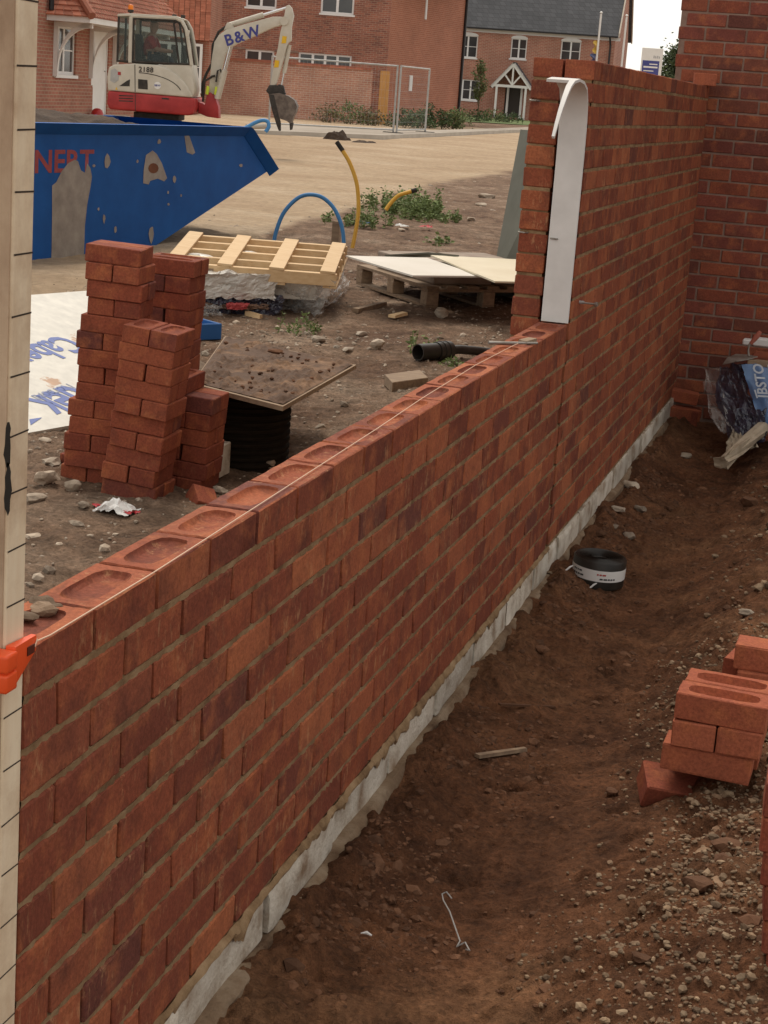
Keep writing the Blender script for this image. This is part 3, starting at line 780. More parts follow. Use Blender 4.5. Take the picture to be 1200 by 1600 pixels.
# white foam joint strip curling off the end of the tall wall
path = [(3.874, .000), (3.874, .2), (3.873, .4), (3.871, .60), (3.862, .70), (3.842, .765), (3.80, .808), (3.73, .828), (3.64, .834), (3.55, .826), (3.485, .806), (3.425, .772), (3.37, .735), (3.315, .690), (3.272, .650)]
fs = MB(); T = .0095
def ribbon(idx, w0, w1):
    rows = []
    for i in idx:
        y, z = path[i]; a = Vector((path[min(i+1, len(path)-1)][0]-path[max(i-1, 0)][0], path[min(i+1, len(path)-1)][1]-path[max(i-1, 0)][1])); a.normalize()
        nx_, nz_ = -a.y, a.x; t = (i-idx[0])/max(1, len(idx)-1); w_ = w0+(w1-w0)*t; xr_ = -.004
        rows.append([(xr_-w_, y, z), (xr_, y, z), (xr_, y+nx_*T, z+nz_*T), (xr_-w_, y+nx_*T, z+nz_*T), (xr_-w_, y, z)])
    fs.grid(rows); fs.add(rows[0][:4], [(0, 1, 2, 3)]); fs.add(rows[-1][:4], [(3, 2, 1, 0)])
ribbon(range(0, 10), .097, .095); ribbon(range(9, len(path)), .020, .009)
o = fs.build('foam_strip', M['foam'], smooth=True); tag(o, 'white foam joint strip curling over at the end of the tall wall', 'foam strip')
def tie(pts, r_, label):
    m = MB(); m.tube(pts, r_, 8); return tag(m.build('wall_tie', M['steel'], smooth=True), label, 'wall tie', 'wall ties left in the brickwork')
p = on_x(905, 472, 0); t = thing('wall_screw', 'long steel frame fixing sticking out of the tall wall face', 'fixing', (p.x, p.y, p.z))
m = MB(); m.tube([(p.x-.03, p.y, p.z), (p.x+.055, p.y-.005, p.z-.001)], .0035, 8); m.build('shank', M['steel'], t, True)
m = MB(); m.tube([(p.x+.055, p.y-.005, p.z-.001), (p.x+.062, p.y-.0055, p.z-.001), (p.x+.068, p.y-.006, p.z-.001)], [.005, .0085, .0085], 10); m.build('head', M['steel'], t, True)
m = MB(); m.tube([(p.x-.002, p.y, p.z), (p.x+.018, p.y, p.z)], .006, 10); m.build('sleeve', M['galv'], t, True)
for px, py, l in [(838, 157, 'thin steel tie high on the rear leaf of the tall wall end'), (820, 363, 'thin steel tie low on the rear leaf of the tall wall end'), (870, 373, 'short tie end poking through the foam strip')]:
    yy = 3.885 if px != 870 else 3.87
    p = on_y(px, py, yy); tie([(p.x-.022, yy-.006, p.z), (p.x+.0, yy-.012, p.z), (p.x+.022, yy+.03, p.z-.002)], .003, l)
M['rust'] = solid('rust_mark', (.16, .075, .05), .9)

# grey-green sheet leaning behind the tall wall
gb = [at(782, 378, 14.2), at(815, 381, 13.9), at(834, 205, 14.1), at(815, 203, 14.4)]
dz = gb[0].z-zg(gb[0].x, gb[0].y)
M['greyboard'] = pm('grey_board', [(.115, .115, .09), (.15, .15, .12)], .8, 3, 4, .1, 40, .002)
nrm = (gb[1]-gb[0]).cross(gb[3]-gb[0]).normalized()*.012
f0, f1 = gb[0].copy(), gb[1].copy()
k_ = (zg(f0.x, f0.y)-f0.z)/(gb[3].z-f0.z)
f0 += (gb[3]-gb[0])*k_; f1 += (gb[2]-gb[1])*k_; f1 += (f1-f0)*2.5; tp1 = gb[3]+(gb[2]-gb[3])*3.5
m = MB(); m.hexa([f0, f1, tp1, gb[3], f0+nrm, f1+nrm, tp1+nrm, gb[3]+nrm]); tag(m.build('sheet_board', M['greyboard']), 'grey-green sheet board leaning behind the end of the tall wall', 'board')

# ------------------------------------------------------------------ trench things
# roll of damp-proof course
rc = on_z(933, 903, -.95); rzb = zt(rc.x, rc.y)-.004
roll = thing('damp_proof_roll', 'black roll of damp-proof course with a white label band', 'roll', (rc.x, rc.y, rzb), rot=(.03, -.05, 2.1))
RR, RHt = .098, .105
m = MB(); prof = [(.030, .002), (RR-.004, 0), (RR, .004), (RR, RHt-.004), (RR-.003, RHt)]
for i in range(9): rr_ = RR-.006-.0072*i; prof += [(rr_, RHt-.001), (rr_-.002, RHt-.004-.0008*i), (rr_-.0045, RHt-.004-.0008*i)]
prof += [(.028, RHt-.012)]
m.lathe(prof, 48, close=True); m.build('roll', M['black_plastic'], roll, True)
camdir = math.atan2(CAM.y-rc.y, CAM.x-rc.x)-2.1
m = MB(); n_ = 40; a0, a1 = camdir-2.3, camdir+2.2
rws = [[((RR+.0012)*math.cos(a0+(a1-a0)*i/n_), (RR+.0012)*math.sin(a0+(a1-a0)*i/n_), z) for i in range(n_+1)] for z in (.034, .076)]
m.grid(rws); m.build('label_band', M['white'], roll, True)
def flat_text(txt, size, mat, name='lettering', spacing=1.0, bold=False):
    cu = bpy.data.curves.new('txt', 'FONT'); cu.body = txt; cu.size = size; cu.align_x = 'CENTER'; cu.align_y = 'CENTER'; cu.space_character = spacing
    if bold: cu.offset = size*.022
    cu.resolution_u = 3
    o = bpy.data.objects.new('txt', cu); COL.objects.link(o); bpy.context.view_layer.update()
    me = bpy.data.meshes.new_from_object(o.evaluated_get(bpy.context.evaluated_depsgraph_get()))
    bpy.data.objects.remove(o); bpy.data.curves.remove(cu)
    me.name = name; me.materials.clear(); me.materials.append(mat); return me
def place_text(me, parent, origin, ex, ey, name='lettering', local=False, warp=None):
    """text lies in the plane through origin spanned by ex (reading direction) and ey (up)"""
    ex = Vector(ex).normalized(); ey = Vector(ey); ey = (ey-ex*ey.dot(ex)).normalized(); ez = ex.cross(ey); og = Vector(origin)
    off = Vector((0, 0, 0)) if local else offset(parent)
    for v in me.vertices:
        x, y = v.co.x, v.co.y
        v.co = (warp(x, y) if warp else og+ex*x+ey*y)-off
    return link(name, me, parent)
M['ink'] = solid('dark_ink', (.05, .05, .055), .7); M['ink_red'] = solid('red_ink', (.45, .06, .05), .7)
def band(x, y, z0, a_): aa = a_+x/RR; return Vector(((RR+.0022)*math.cos(aa), (RR+.0022)*math.sin(aa), z0+y))
# the small print on the band is too small to read: rows of short dark and red marks
for mt, a_, z0, n_w in [('ink', camdir+.42, .042, 5), ('ink_red', camdir+.30, .058, 3), ('ink', camdir-.75, .060, 4), ('ink', camdir-.75, .045, 4)]:
    m = MB(); x = -.034
    for k in range(n_w):
        w_ = random.uniform(.006, .014)
        for q_ in range(3): xa, xb = x+w_*q_/3, x+w_*(q_+1)/3; m.quad(band(xa, 0, z0, a_), band(xb, 0, z0, a_), band(xb, .006, z0, a_), band(xa, .006, z0, a_))
        x += w_+.003
    m.build('small_print', M[mt], roll)
for s_ in (-.05, .045):
    p = rc+Vector((s_-.03, -.105, 0)); z = zt(p.x, p.y)
    m = MB(); m.tube([(p.x-.03, p.y-.02, z), (p.x-.01, p.y, z+.02), (p.x, p.y+.01, z+.025)], [.003, .004, .002], 6); tag(m.build('plastic_strip', M['foam'], smooth=True), 'white plastic strip in the mud below the black roll, %s one' % ('left' if s_ < 0 else 'right'), 'plastic strip')
# bent wire tie in the mud
wz = lambda p: Vector((p.x, p.y, zt(p.x, p.y)+.006))
pts = [wz(on_z(px, py, -.985)) for px, py in [(705, 1411), (697, 1401), (690, 1404), (692, 1414), (702, 1432), (710, 1455), (718, 1478), (713, 1487), (722, 1482), (726, 1480), (733, 1493), (727, 1491)]]
zz = max(p.z for p in pts); pts = [Vector((p.x, p.y, zz)) for p in pts]
m = MB(); m.tube(pts, .0017, 6); tag(m.build('wire_tie', M['galv'], smooth=True), 'bent galvanised wire tie lying on the trench mud', 'wire tie')
def stick(a, b, w_, h_, label, mat='timber_old', tr=True):
    A = on_z(*a, -.98 if tr else G0); B = on_z(*b, -.98 if tr else G0)
    f = zt if tr else zg
    for _ in range(3): A = on_z(*a, f(A.x, A.y)); B = on_z(*b, f(B.x, B.y))
    A.z += .002; B.z += .002; d = (B-A).normalized(); s_ = d.cross(Vector((0, 0, 1))).normalized()*w_/2; u = Vector((0, 0, h_))
    mid = (A+B)/2+s_*.4
    m = MB(); m.hexa([A-s_, A+s_, B+s_, B-s_, A-s_+u, A+s_+u, B+s_*.8+u, B-s_*.6+u]); return tag(m.build('stick', M[mat]), label, 'stick')
stick((745, 1185), (820, 1174), .018, .010, 'grey split stick lying on the trench mud')
stick((780, 1103), (866, 1107), .012, .006, 'thin dark stick half sunk in the trench mud', 'clod')
p = on_z(572, 1460, -.97); m = MB(); m.tube([(p.x-.012, p.y, zt(p.x, p.y)+.004), (p.x, p.y+.004, zt(p.x, p.y)+.006), (p.x+.012, p.y, zt(p.x, p.y)+.004)], [.001, .004, .002], 6); tag(m.build('paper_scrap', M['white'], smooth=True), 'tiny white scrap on the foreground mud', 'scrap')

# wrapped brick pack: clear and blue plastic at the far end of the trench
def crumple(rows_fn, nu, nv, amp, sc, seed):
    U, V_ = np.meshgrid(np.linspace(0, 1, nu), np.linspace(0, 1, nv)); P = rows_fn(U, V_)
    n1 = fbm(U*sc, V_*sc, 4, seed, .6); n2 = fbm(U*sc+7, V_*sc+3, 4, seed+5, .6); n3 = np.abs(fbm(U*sc*1.6, V_*sc*1.6, 3, seed+9))
    P = P+np.stack([n1*amp, n2*amp, (n3-.3)*amp], -1)
    return P
def pgrid(name, P, mat, parent=None, smooth=False):
    nv, nu = P.shape[:2]; off = np.array(offset(parent)[:])
    i = np.arange(nu*nv).reshape(nv, nu); F = np.stack([i[:-1, :-1], i[:-1, 1:], i[1:, 1:], i[1:, :-1]], -1).reshape(-1, 4)
    me = npmesh(name, P.reshape(-1, 3)-off, F, mat, smooth); return link(name, me, parent)
def bil(a, b, c, d):
    a, b, c, d = [np.array(tuple(v)) for v in (a, b, c, d)]
    return lambda U, V_: (a*(1-U[..., None])+b*U[..., None])*(1-V_[..., None])+(d*(1-U[..., None])+c*U[..., None])*V_[..., None]
def film(name, col, transp, rough=.2):
    m, nt, b = nmat(name); v = coords(nt)
    b.inputs['Base Color'].default_value = (*col, 1); b.inputs['Roughness'].default_value = rough; b.inputs['Specular IOR Level'].default_value = .7
    tr = nd(nt, 'ShaderNodeBsdfTransparent'); mx = nd(nt, 'ShaderNodeMixShader')
    f = ramp(nt, [(.35, max(0, 1-transp-.25)), (.7, min(1, 1-transp+.2))], noise(nt, v, 9, 4)).outputs[0]
    nt.links.new(f, mx.inputs[0]); nt.links.new(tr.outputs[0], mx.inputs[1]); nt.links.new(b.outputs[0], mx.inputs[2])
    nt.links.new(mx.outputs[0], nt.nodes['Material Output'].inputs['Surface']); bump(nt, b, noise(nt, v, 25, 4), .5, .01); return m
M['film'] = film('clear_film', (.62, .60, .58), .62); M['film_blue'] = film('blue_print_film', (.10, .21, .42), .08, .35); M['film_dark'] = film('dark_film', (.035, .035, .06), .05, .25)
M['cream_cloth'] = pm('torn_paper_sack', [(.34, .27, .19), (.48, .40, .30)], .9, 8, 5, .4, 40, .006)
pk = thing('wrapped_brick_pack', 'slumped brick pack in torn blue and clear plastic at the trench end', 'brick pack', (.55, 7.0, -.9))
A = lambda px, py, y: on_y(px, py, y)
m = MB(); m.box((.42, 7.08, -.93), (1.0, 7.6, -.50)); m.build('bricks_inside', M['brick_stack'], pk, bevel=.02)
P = crumple(bil(A(1158, 568, 6.93), A(1240, 574, 6.93), A(1240, 668, 6.84), A(1186, 662, 6.84)), 22, 22, .022, 2.2, 201); pgrid('blue_wrap', P, M['film_blue'], pk, True)
P = crumple(bil(A(1118, 574, 7.02), A(1166, 567, 6.96), A(1198, 672, 6.83), A(1138, 684, 6.87)), 24, 24, .045, 2.4, 211); pgrid('dark_fold', P, M['film_dark'], pk, False)
P = crumple(bil(A(1094, 578, 7.15), A(1128, 573, 7.02), A(1150, 684, 6.84), A(1118, 668, 6.93)), 22, 22, .05, 2.6, 221); pgrid('clear_fold', P, M['film'], pk, False)
P = crumple(bil(A(1150, 640, 6.9), A(1200, 640, 6.86), A(1196, 690, 6.80), A(1146, 692, 6.80)), 18, 18, .035, 2.4, 231); pgrid('dark_flap', P, M['film_dark'], pk, False)
M['wrap_text'] = solid('white_print', (.62, .68, .76), .5)
me = flat_text('IBSTO', 1.0, M['wrap_text'], bold=True); X_ = [v.co.x for v in me.vertices]; Y_ = [v.co.y for v in me.vertices]; yw_ = 6.80
b0, b1, l0 = A(1201, 621, yw_), A(1192, 569, yw_), A(1184, 620, yw_)
for v in me.vertices: v.co = b0+(b1-b0)*((v.co.x-min(X_))/(max(X_)-min(X_)))+(l0-b0)*((v.co.y-min(Y_))/(max(Y_)-min(Y_)))-offset(pk)
link('lettering', me, pk)
for (x0, y0), (x1, y1), w_ in (((1199, 570), (1206, 615), 2.5), ((1178, 609), (1182, 622), 2.5)):
    m = MB(); q_ = [A(x0, y0, yw_), A(x0+w_, y0, yw_), A(x1+w_, y1, yw_), A(x1, y1, yw_)]; m.add([tuple(p) for p in q_], [(0, 3, 2, 1)]); m.build('print_stripe', M['wrap_text'], pk)
ins = thing('insulation_offcut', 'white insulation offcut standing on the wrapped brick pack', 'insulation', (.5, 7.1, -.42))
m = MB(); p0, p1 = A(1158, 556, 7.15), A(1168, 530, 7.15); m.box((p0.x, 7.12, -.42), (p0.x+.045, 7.2, p1.z)); m.box((p0.x+.052, 7.14, -.42), (p0.x+.5, 7.22, p1.z+.01)); m.build('slab', M['foam'], ins, bevel=.006)
m = MB(); m.box((p0.x+.15, 7.137, p1.z-.045), (p0.x+.5, 7.139, p1.z-.02)); m.build('blue_print', M['film_blue'], ins)
bt_ = thing('timber_batten', 'short timber batten across the top of the wrapped brick pack', 'batten', (.6, 7.0, -.42))
p = A(1168, 566, 6.95); m = MB(); m.box((p.x, 6.93, p.z-.012), (p.x+.4, 6.985, p.z+.016)); m.build('batten', M['timber_old'], bt_, bevel=.002)
tw = thing('trowel', 'pointing trowel with worn red handle lying on the wrapped pack', 'trowel', (.4, 6.95, -.42))
c1 = A(1130, 566, 6.92); c2 = A(1183, 558, 6.92)
pts = [A(px, py, yy) for px, py, yy in [(1129, 570, 6.90), (1136, 560, 6.94), (1150, 554, 7.02), (1168, 555, 7.03), (1184, 558, 6.97), (1170, 562, 6.92), (1150, 565, 6.89)]]
m = MB(); n_ = len(pts); m.add([tuple(p) for p in pts]+[tuple(p+Vector((0, 0, .004))) for p in pts], [tuple(range(n_))[::-1], tuple(range(n_, 2*n_))]+[(i, (i+1) % n_, (i+1) % n_+n_, i+n_) for i in range(n_)]); m.build('blade', M['steel'], tw)
m = MB(); m.tube([A(1170, 556, 6.98), A(1169, 548, 6.98), A(1170, 540, 6.98), A(1174, 535, 6.98)], .006, 8); m.build('neck', M['steel'], tw, True)
m = MB(); m.tube([A(1173, 537, 6.98), A(1178, 531, 6.98), A(1184, 524, 6.98), A(1188, 518, 6.98)], [.009, .013, .014, .010], 10); m.build('handle', solid('red_handle', (.42, .13, .09), .6), tw, True)
# torn sack in front of the pack
sk = thing('torn_sack', 'torn cream paper sack twisted on the trench bank', 'sack', (.45, 6.2, -.85))
def loft(name, pts, rads, mat, parent, seed, n_=14, flat=.5, amp=.25):
    m = MB(); m.tube(pts, rads, n_)
    rr_ = random.Random(seed)
    m.v = [(v[0]+rr_.uniform(-1, 1)*amp*.02, v[1]+rr_.uniform(-1, 1)*amp*.02, v[2]+rr_.uniform(-1, 1)*amp*.03) for v in m.v]
    return m.build(name, mat, parent, smooth=False)
g = lambda px, py, lift=0: (lambda p: Vector((p.x, p.y, p.z+lift)))(on_z(px, py, -.87))
loft('twisted_tail', [g(1118, 725, .01), g(1132, 729, .02), g(1150, 715, .03), g(1168, 700, .04), g(1186, 688, .05), g(1200, 655, .09), g(1212, 630, .12)], [.012, .022, .028, .034, .042, .05, .05], M['cream_cloth'], sk, 5, amp=.5)
P = crumple(bil(g(1155, 665, .06), g(1190, 668, .05), g(1180, 700, .01), g(1136, 702, .0)), 22, 20, .035, 5, 251); pgrid('sack_mouth', P, M['cream_cloth'], sk, False)
P = crumple(bil(g(1140, 690, .04), g(1150, 672, .05), g(1146, 702, .01), g(1134, 706, .0)), 12, 12, .02, 4, 255); pgrid('sack_flap', P, M['cream_cloth'], sk, False)

# ------------------------------------------------------------------ site side: boards, pallets, pipes
def plank(m, a, b, w_, h_, up_=Vector((0, 0, 1))):
    """a plank from a to b (top centre line), width w_, thickness h_"""
    a, b = Vector(a), Vector(b); d = (b-a).normalized(); s_ = d.cross(up_).normalized()*w_/2; u = s_.cross(d).normalized()
    if u.dot(up_) < 0: u = -u
    t = -u*h_
    m.hexa([a-s_+t, a+s_+t, b+s_+t, b-s_+t, a-s_, a+s_, b+s_, b-s_]); return m
# pale pallet on the wrapped stack
FL = on_z(258, 404, -.47); FR = on_z(527, 424, -.49); BLc = on_y(312, 364, FL.y+1.02); BRc = on_y(527, 377, FR.y+1.02)
ex_, ey_ = FR-FL, ((BLc-FL)+(BRc-FR))/2
ex_ -= (ex_.dot(ey_)/ey_.length_squared)*ey_*.0
upv = ex_.cross(ey_).normalized()
pal = thing('timber_pallet', 'clean pale timber pallet lying on the plastic-wrapped pile', 'pallet', tuple(FL+Vector((.5, .5, -.15))))
def pp(u, v, h_): return FL+ex_*u+ey_*v+upv*h_
for u in (.045, .345, .645, .945):
    m = MB(); plank(m, pp(u, -.02, 0), pp(u, 1.0, 0), .105, .018, upv); m.build('top_board', M['timber'], pal, bevel=.002)
for v in (.0, .24, .49, .74, .97):
    m = MB(); plank(m, pp(0, v, -.019), pp(1, v, -.019), .042, .085, upv); m.build('bearer', M['timber'], pal, bevel=.002)
for u in (.03, .5, .66, .965):
    m = MB(); plank(m, pp(u, -.01, -.105), pp(u, 1.0, -.105), .10, .018, upv); m.build('bottom_board', M['timber'], pal, bevel=.002)
m = MB(); exn, ysh = ex_.normalized(), -ey_.normalized()*.0225
for k, (u_, w_) in enumerate([(.13, .03), (.165, .05), (.22, .02), (.25, .04)]):
    q_ = pp(u_, 0, -.075)+ysh; m.quad(q_, q_+exn*w_, q_+exn*w_+upv*.035, q_+upv*.035)
m.build('ink_stamp', M['timber_old'], pal)
# the wrapped pile beneath
pile = thing('wrapped_board_pile', 'pile of white wrapped boards and dark plastic sheeting under the pallet', 'wrapped boards', tuple(on_z(400, 470, -.8)))
M['white_wrap'] = film('white_wrap', (.66, .63, .57), .0, .3)
q0 = on_z(255, 470, -.70); q1 = on_z(432, 474, -.70)
zb = zg(q0.x, q0.y)
def slab(name, px0, px1, py, z0, z1, depth, mat, amp, seed, fw=0, sc=6):
    """crumpled slab whose front foot runs between two points on the ground"""
    a = on_z(px0, py, z0); b = on_z(px1, py+.07*(px1-px0)*.35, z0); dv = ey_.normalized(); a = a-dv*fw; b = b-dv*fw
    bk = Vector((dv.x, dv.y, 0))*depth; h_ = Vector((0, 0, z1-z0))
    P0 = bil(a, b, b+h_, a+h_); Pt = bil(a+h_, b+h_, b+h_+bk, a+h_+bk)
    def both(U, V_):
        lo = V_ < .5; A_ = P0(U, np.clip(V_*2, 0, 1)); B_ = Pt(U, np.clip(V_*2-1, 0, 1)); return np.where(lo[..., None], A_, B_)
    P = crumple(both, 60, 40, amp, sc, seed); return pgrid(name, P, mat, pile, False)
gzp = zg(-3.0, 9.2)
slab('dark_sheet', 255, 440, 487, gzp, gzp+.13, 1.1, M['film_dark'], .05, 301, .02, 9)
slab('white_wrap', 255, 434, 463, gzp+.11, gzp+.29, 1.0, M['white_wrap'], .035, 311, .02)
slab('brown_card', 262, 420, 478, gzp+.04, gzp+.075, .5, pm('brown_card', [(.22, .14, .10), (.32, .2, .14)], .85), .03, 315, .03, 10)
slab('red_scrap', 355, 388, 481, gzp+.05, gzp+.085, .1, solid('red_plastic', (.42, .06, .06), .5), .015, 317, .045, 5)
slab('blue_white_sheet', 262, 345, 489, gzp+.0, gzp+.06, .2, M['film'], .035, 319, .04, 9)
# core that carries the pallet
m = MB(); c_ = on_z(300, 462, gzp+.1); dv = Vector((ey_.x, ey_.y, 0)).normalized(); du = Vector((ex_.x, ex_.y, 0)).normalized()
c_ = c_+dv*.12
m.hexa([c_, c_+du*.85, c_+du*.85+dv*.85, c_+dv*.85]+[p+Vector((0, 0, .13)) for p in (c_, c_+du*.85, c_+du*.85+dv*.85, c_+dv*.85)]); m.build('boards', M['white_wrap'], pile)
for c, (px, py, sx) in enumerate([(300, 408, .13), (375, 405, .12)]):
    p = on_z(px, py, -.50); V, Fc = RT2[c]; m = MB(); m.add([(v[0]*sx*2.2+p.x, v[1]*sx*1.6+p.y+.12, v[2]*sx+p.z+.02) for v in V], [tuple(f) for f in Fc]); m.build('plastic_bulge', M['white_wrap'], pile)
a, b, c2, d2 = on_z(428, 482, gzp), on_z(500, 494, gzp), on_z(548, 455, gzp), on_z(470, 440, gzp)
M['film_sheet'] = film('dusty_clear_sheet', (.55, .53, .50), .50, .22)
Pf = crumple(bil(a, b, pp(.98, 0, -.06), pp(.62, .0, -.06)), 34, 24, .05, 3, 331); pgrid('clear_sheet_front', Pf, M['film_sheet'], pile, False)
Pf = crumple(bil(b, c2, c2+Vector((-.1, .0, .26)), pp(.98, 0, -.06)), 34, 24, .06, 3, 341); pgrid('clear_sheet_side', Pf, M['film_sheet'], pile, False)
Pf = crumple(bil(pp(.62, 0, -.07), pp(.98, .0, -.07), c2+Vector((-.1, 0, .27)), pp(.7, .5, -.1)), 26, 20, .04, 6, 351); pgrid('clear_sheet_top', Pf, M['film_sheet'], pile, False)

# older brown pallet with packs and cream boards
Q0 = on_z(665, 487, G0); Q1 = on_z(554, 449, G0); Q2 = on_z(800, 483, G0)
e1 = (Q1-Q0); e2 = (Q2-Q0).normalized(); e1n = e1.normalized(); e2 = (e2-e1n*e2.dot(e1n)*.6).normalized()
zq = zg(Q0.x, Q0.y)
def qq(u, v, h_): p = Q0+e1n*u+e2*v; return Vector((p.x, p.y, zq+h_))
p2 = thing('timber_pallet', 'old brown block pallet carrying packs, behind the tall wall end', 'pallet', tuple(qq(.6, .5, 0)))
LU, LV = e1.length*.98, 1.2
for v in (.05, .55, 1.12):
    m = MB(); plank(m, qq(0, v, .022), qq(LU, v, .022), .1, .02); m.build('bottom_board', M['timber_old'], p2)
    for u in (.05, LU/2, LU-.05):
        m = MB(); a_ = qq(u-.05, v, .0); plank(m, qq(u-.055, v, .118), qq(u+.055, v, .118), .10, .096); m.build('block', M['timber_old'], p2, bevel=.004)
for u in (.05, LU/2, LU-.05):
    m = MB(); plank(m, qq(u, 0, .140), qq(u, LV-.03, .140), .10, .021); m.build('stringer', M['timber_old'], p2)
for k in range(7):
    u = .05+k*(LU-.1)/6; 
for k in range(7):
    v = .05+k*1.07/6; m = MB(); plank(m, qq(0, v, .162), qq(LU, v, .162), .10, .021); m.build('top_board', M['timber_old'], p2)
M['pack'] = pm('paper_pack', [(.25, .19, .15), (.36, .29, .23)], .85, 6, 4, .2, 30, .004)
for i, (u0, u1, v0, v1) in enumerate([(.10, .55, .10, .62), (.58, 1.15, .08, .60), (.12, .62, .66, 1.1), (.66, 1.15, .64, 1.1)]):
    t = thing('tile_pack', ['paper-wrapped pack on the near corner of the brown pallet', 'paper-wrapped pack on the left of the brown pallet', 'paper-wrapped pack on the right of the brown pallet', 'paper-wrapped pack at the back of the brown pallet'][i], 'pack', tuple(qq((u0+u1)/2, (v0+v1)/2, .163)))
    m = MB(); m.hexa([qq(u0, v0, .163), qq(u0, v1, .163), qq(u1, v1, .163), qq(u1, v0, .163), qq(u0, v0, .30), qq(u0, v1, .30), qq(u1, v1, .30), qq(u1, v0, .30)]); m.build('pack', M['pack'], t, bevel=.012, seg=2)
    m = MB(); m.hexa([qq(u0+.08, v0-.002, .20), qq(u0+.08, v0-.001, .20), qq(u1-.08, v0-.001, .20), qq(u1-.08, v0-.002, .20), qq(u0+.08, v0-.002, .27), qq(u0+.08, v0-.001, .27), qq(u1-.08, v0-.001, .27), qq(u1-.08, v0-.002, .27)]); m.build('paper_label', pm('paper_label', [(.42, .36, .30), (.5, .43, .36)], .8), t)
    m = MB(); m.hexa([qq(u0+.11, v0-.004, .247), qq(u0+.11, v0-.003, .247), qq(u1-.14, v0-.003, .247), qq(u1-.14, v0-.004, .247), qq(u0+.11, v0-.004, .256), qq(u0+.11, v0-.003, .256), qq(u1-.14, v0-.003, .256), qq(u1-.14, v0-.004, .256)]); m.build('label_stripe', M['ink_red'], t)
M['cream'] = pm('cream_board', [(.66, .58, .42), (.74, .67, .51)], .7, 2, 4, .05, 40, .002)
M['cream2'] = pm('pale_board', [(.66, .62, .54), (.74, .70, .63)], .7, 2, 4, .05, 40, .002)
def board(name, pts, th, mat, label):
    pts = [Vector(p) for p in pts]; n_ = (pts[1]-pts[0]).cross(pts[2]-pts[0]).normalized()
    if n_.z < 0: n_ = -n_
    lo = [p-n_*th for p in pts]; m = MB()
    m.add([tuple(p) for p in lo+pts], [(3, 2, 1, 0), (4, 5, 6, 7), (0, 1, 5, 4), (1, 2, 6, 5), (2, 3, 7, 6), (3, 0, 4, 7)])
    return tag(m.build(name, mat), label, 'board')
zz = lambda a_, b_: (540+a_/4.286, 370+b_/4.286)
zb1 = zq+.318
board('sheet_board', [on_z(*zz(0, 125), zb1+.03), on_z(*zz(450, 258), zb1), on_z(*zz(905, 262), zb1), on_z(*zz(545, 140), zb1+.02)], .012, M['cream2'], 'off-white sheet board, left one on the brown pallet')
board('sheet_board', [on_z(*zz(570, 122), zb1+.03), on_z(*zz(1000, 297), zb1+.014), on_z(*zz(1290, 303), zb1+.014), on_z(*zz(1180, 152), zb1+.03)], .012, M['cream'], 'cream sheet board, right one on the brown pallet')
board('sheet_board', [on_z(*zz(265, 120), zb1+.0), on_z(*zz(420, 128), zb1+.0), on_z(*zz(760, 122), zb1+.045), on_z(*zz(555, 103), zb1+.045)], .012, M['greyboard'], 'narrow grey board edge behind the two cream boards')

# printed chipboard sheet on the left
CB = [on_z(48, 676, G0+.03), on_z(118, 664, G0+.03), at(150, 452, 9.25), at(40, 462, 9.0)]
n_ = (CB[1]-CB[0]).cross(CB[3]-CB[0]).normalized(); n_ = n_ if n_.z > 0 else -n_
def on_plane(px, py, o, n): v = ray(px, py); return CAM+v*((o-CAM).dot(n)/v.dot(n))
left, right, rightT, leftT = [on_plane(px, py, CB[0], n_) for px, py in ((-45, 692), (175, 653), (205, 449), (-50, 468))]
M['caber'] = None
mm, nt_, bb = nmat('white_filmed_board'); v_ = coords(nt_)
tear = ramp(nt_, [(.66, 0), (.70, 1)], noise(nt_, v_, 4.5, 5, .6)).outputs[0]
cc = mixc(nt_, tear, (.72, .69, .61), (.50, .29, .16)); cc = mixc(nt_, 1.0, cc, ramp(nt_, [(.3, .82), (.7, 1.05)], noise(nt_, v_, 14, 5)).outputs[0], 'MULTIPLY')
nt_.links.new(cc, bb.inputs['Base Color']); bb.inputs['Roughness'].default_value = .35; bump(nt_, bb, noise(nt_, v_, 6, 3), .1, .01)
M['caber'] = mm
cab = thing('chipboard_sheet', 'white film-faced chipboard sheet with upside-down blue lettering, propped at left', 'board', tuple(CB[0]))
m = MB(); q_ = [left, right, rightT, leftT]; m.add([tuple(p-n_*.022) for p in q_]+[tuple(p) for p in q_], [(3, 2, 1, 0), (4, 5, 6, 7), (0, 1, 5, 4), (1, 2, 6, 5), (2, 3, 7, 6), (3, 0, 4, 7)]); m.build('sheet', M['caber'], cab)
cp = lambda px, py: on_plane(px, py, left+n_*.002, n_)
M['blue_ink'] = solid('blue_print_ink', (.10, .15, .42), .5); M['blue_pale'] = solid('worn_blue_ink', (.30, .33, .46), .6)
def board_text(txt, px0, py0, px1, py1, hpx, mat, bold=True):
    """text that starts at pixel-surveyed point 0 and runs towards point 1 on the sheet, upside down"""
    a_, b_ = cp(px0, py0), cp(px1, py1); ex = (b_-a_); L_ = ex.length; ex.normalize(); ey = n_.cross(ex)
    me = flat_text(txt, 1.0, M[mat], bold=bold); xs_ = [v.co.x for v in me.vertices]; ys_ = [v.co.y for v in me.vertices]
    sx = L_/(max(xs_)-min(xs_)); sy = hpx*sx; x0 = min(xs_)
    for v in me.vertices: v.co = (a_+ex*((v.co.x-x0)*sx)+ey*(v.co.y*sy))-offset(cab)
    return link('lettering', me, cab)
board_text('Caber', 114, 533, 28, 562, 1.25, 'blue_ink'); board_text('dek', 134, 615, 70, 640, 1.45, 'blue_ink'); board_text('Norbord', 112, 603, 56, 622, 1.15, 'blue_pale', False)
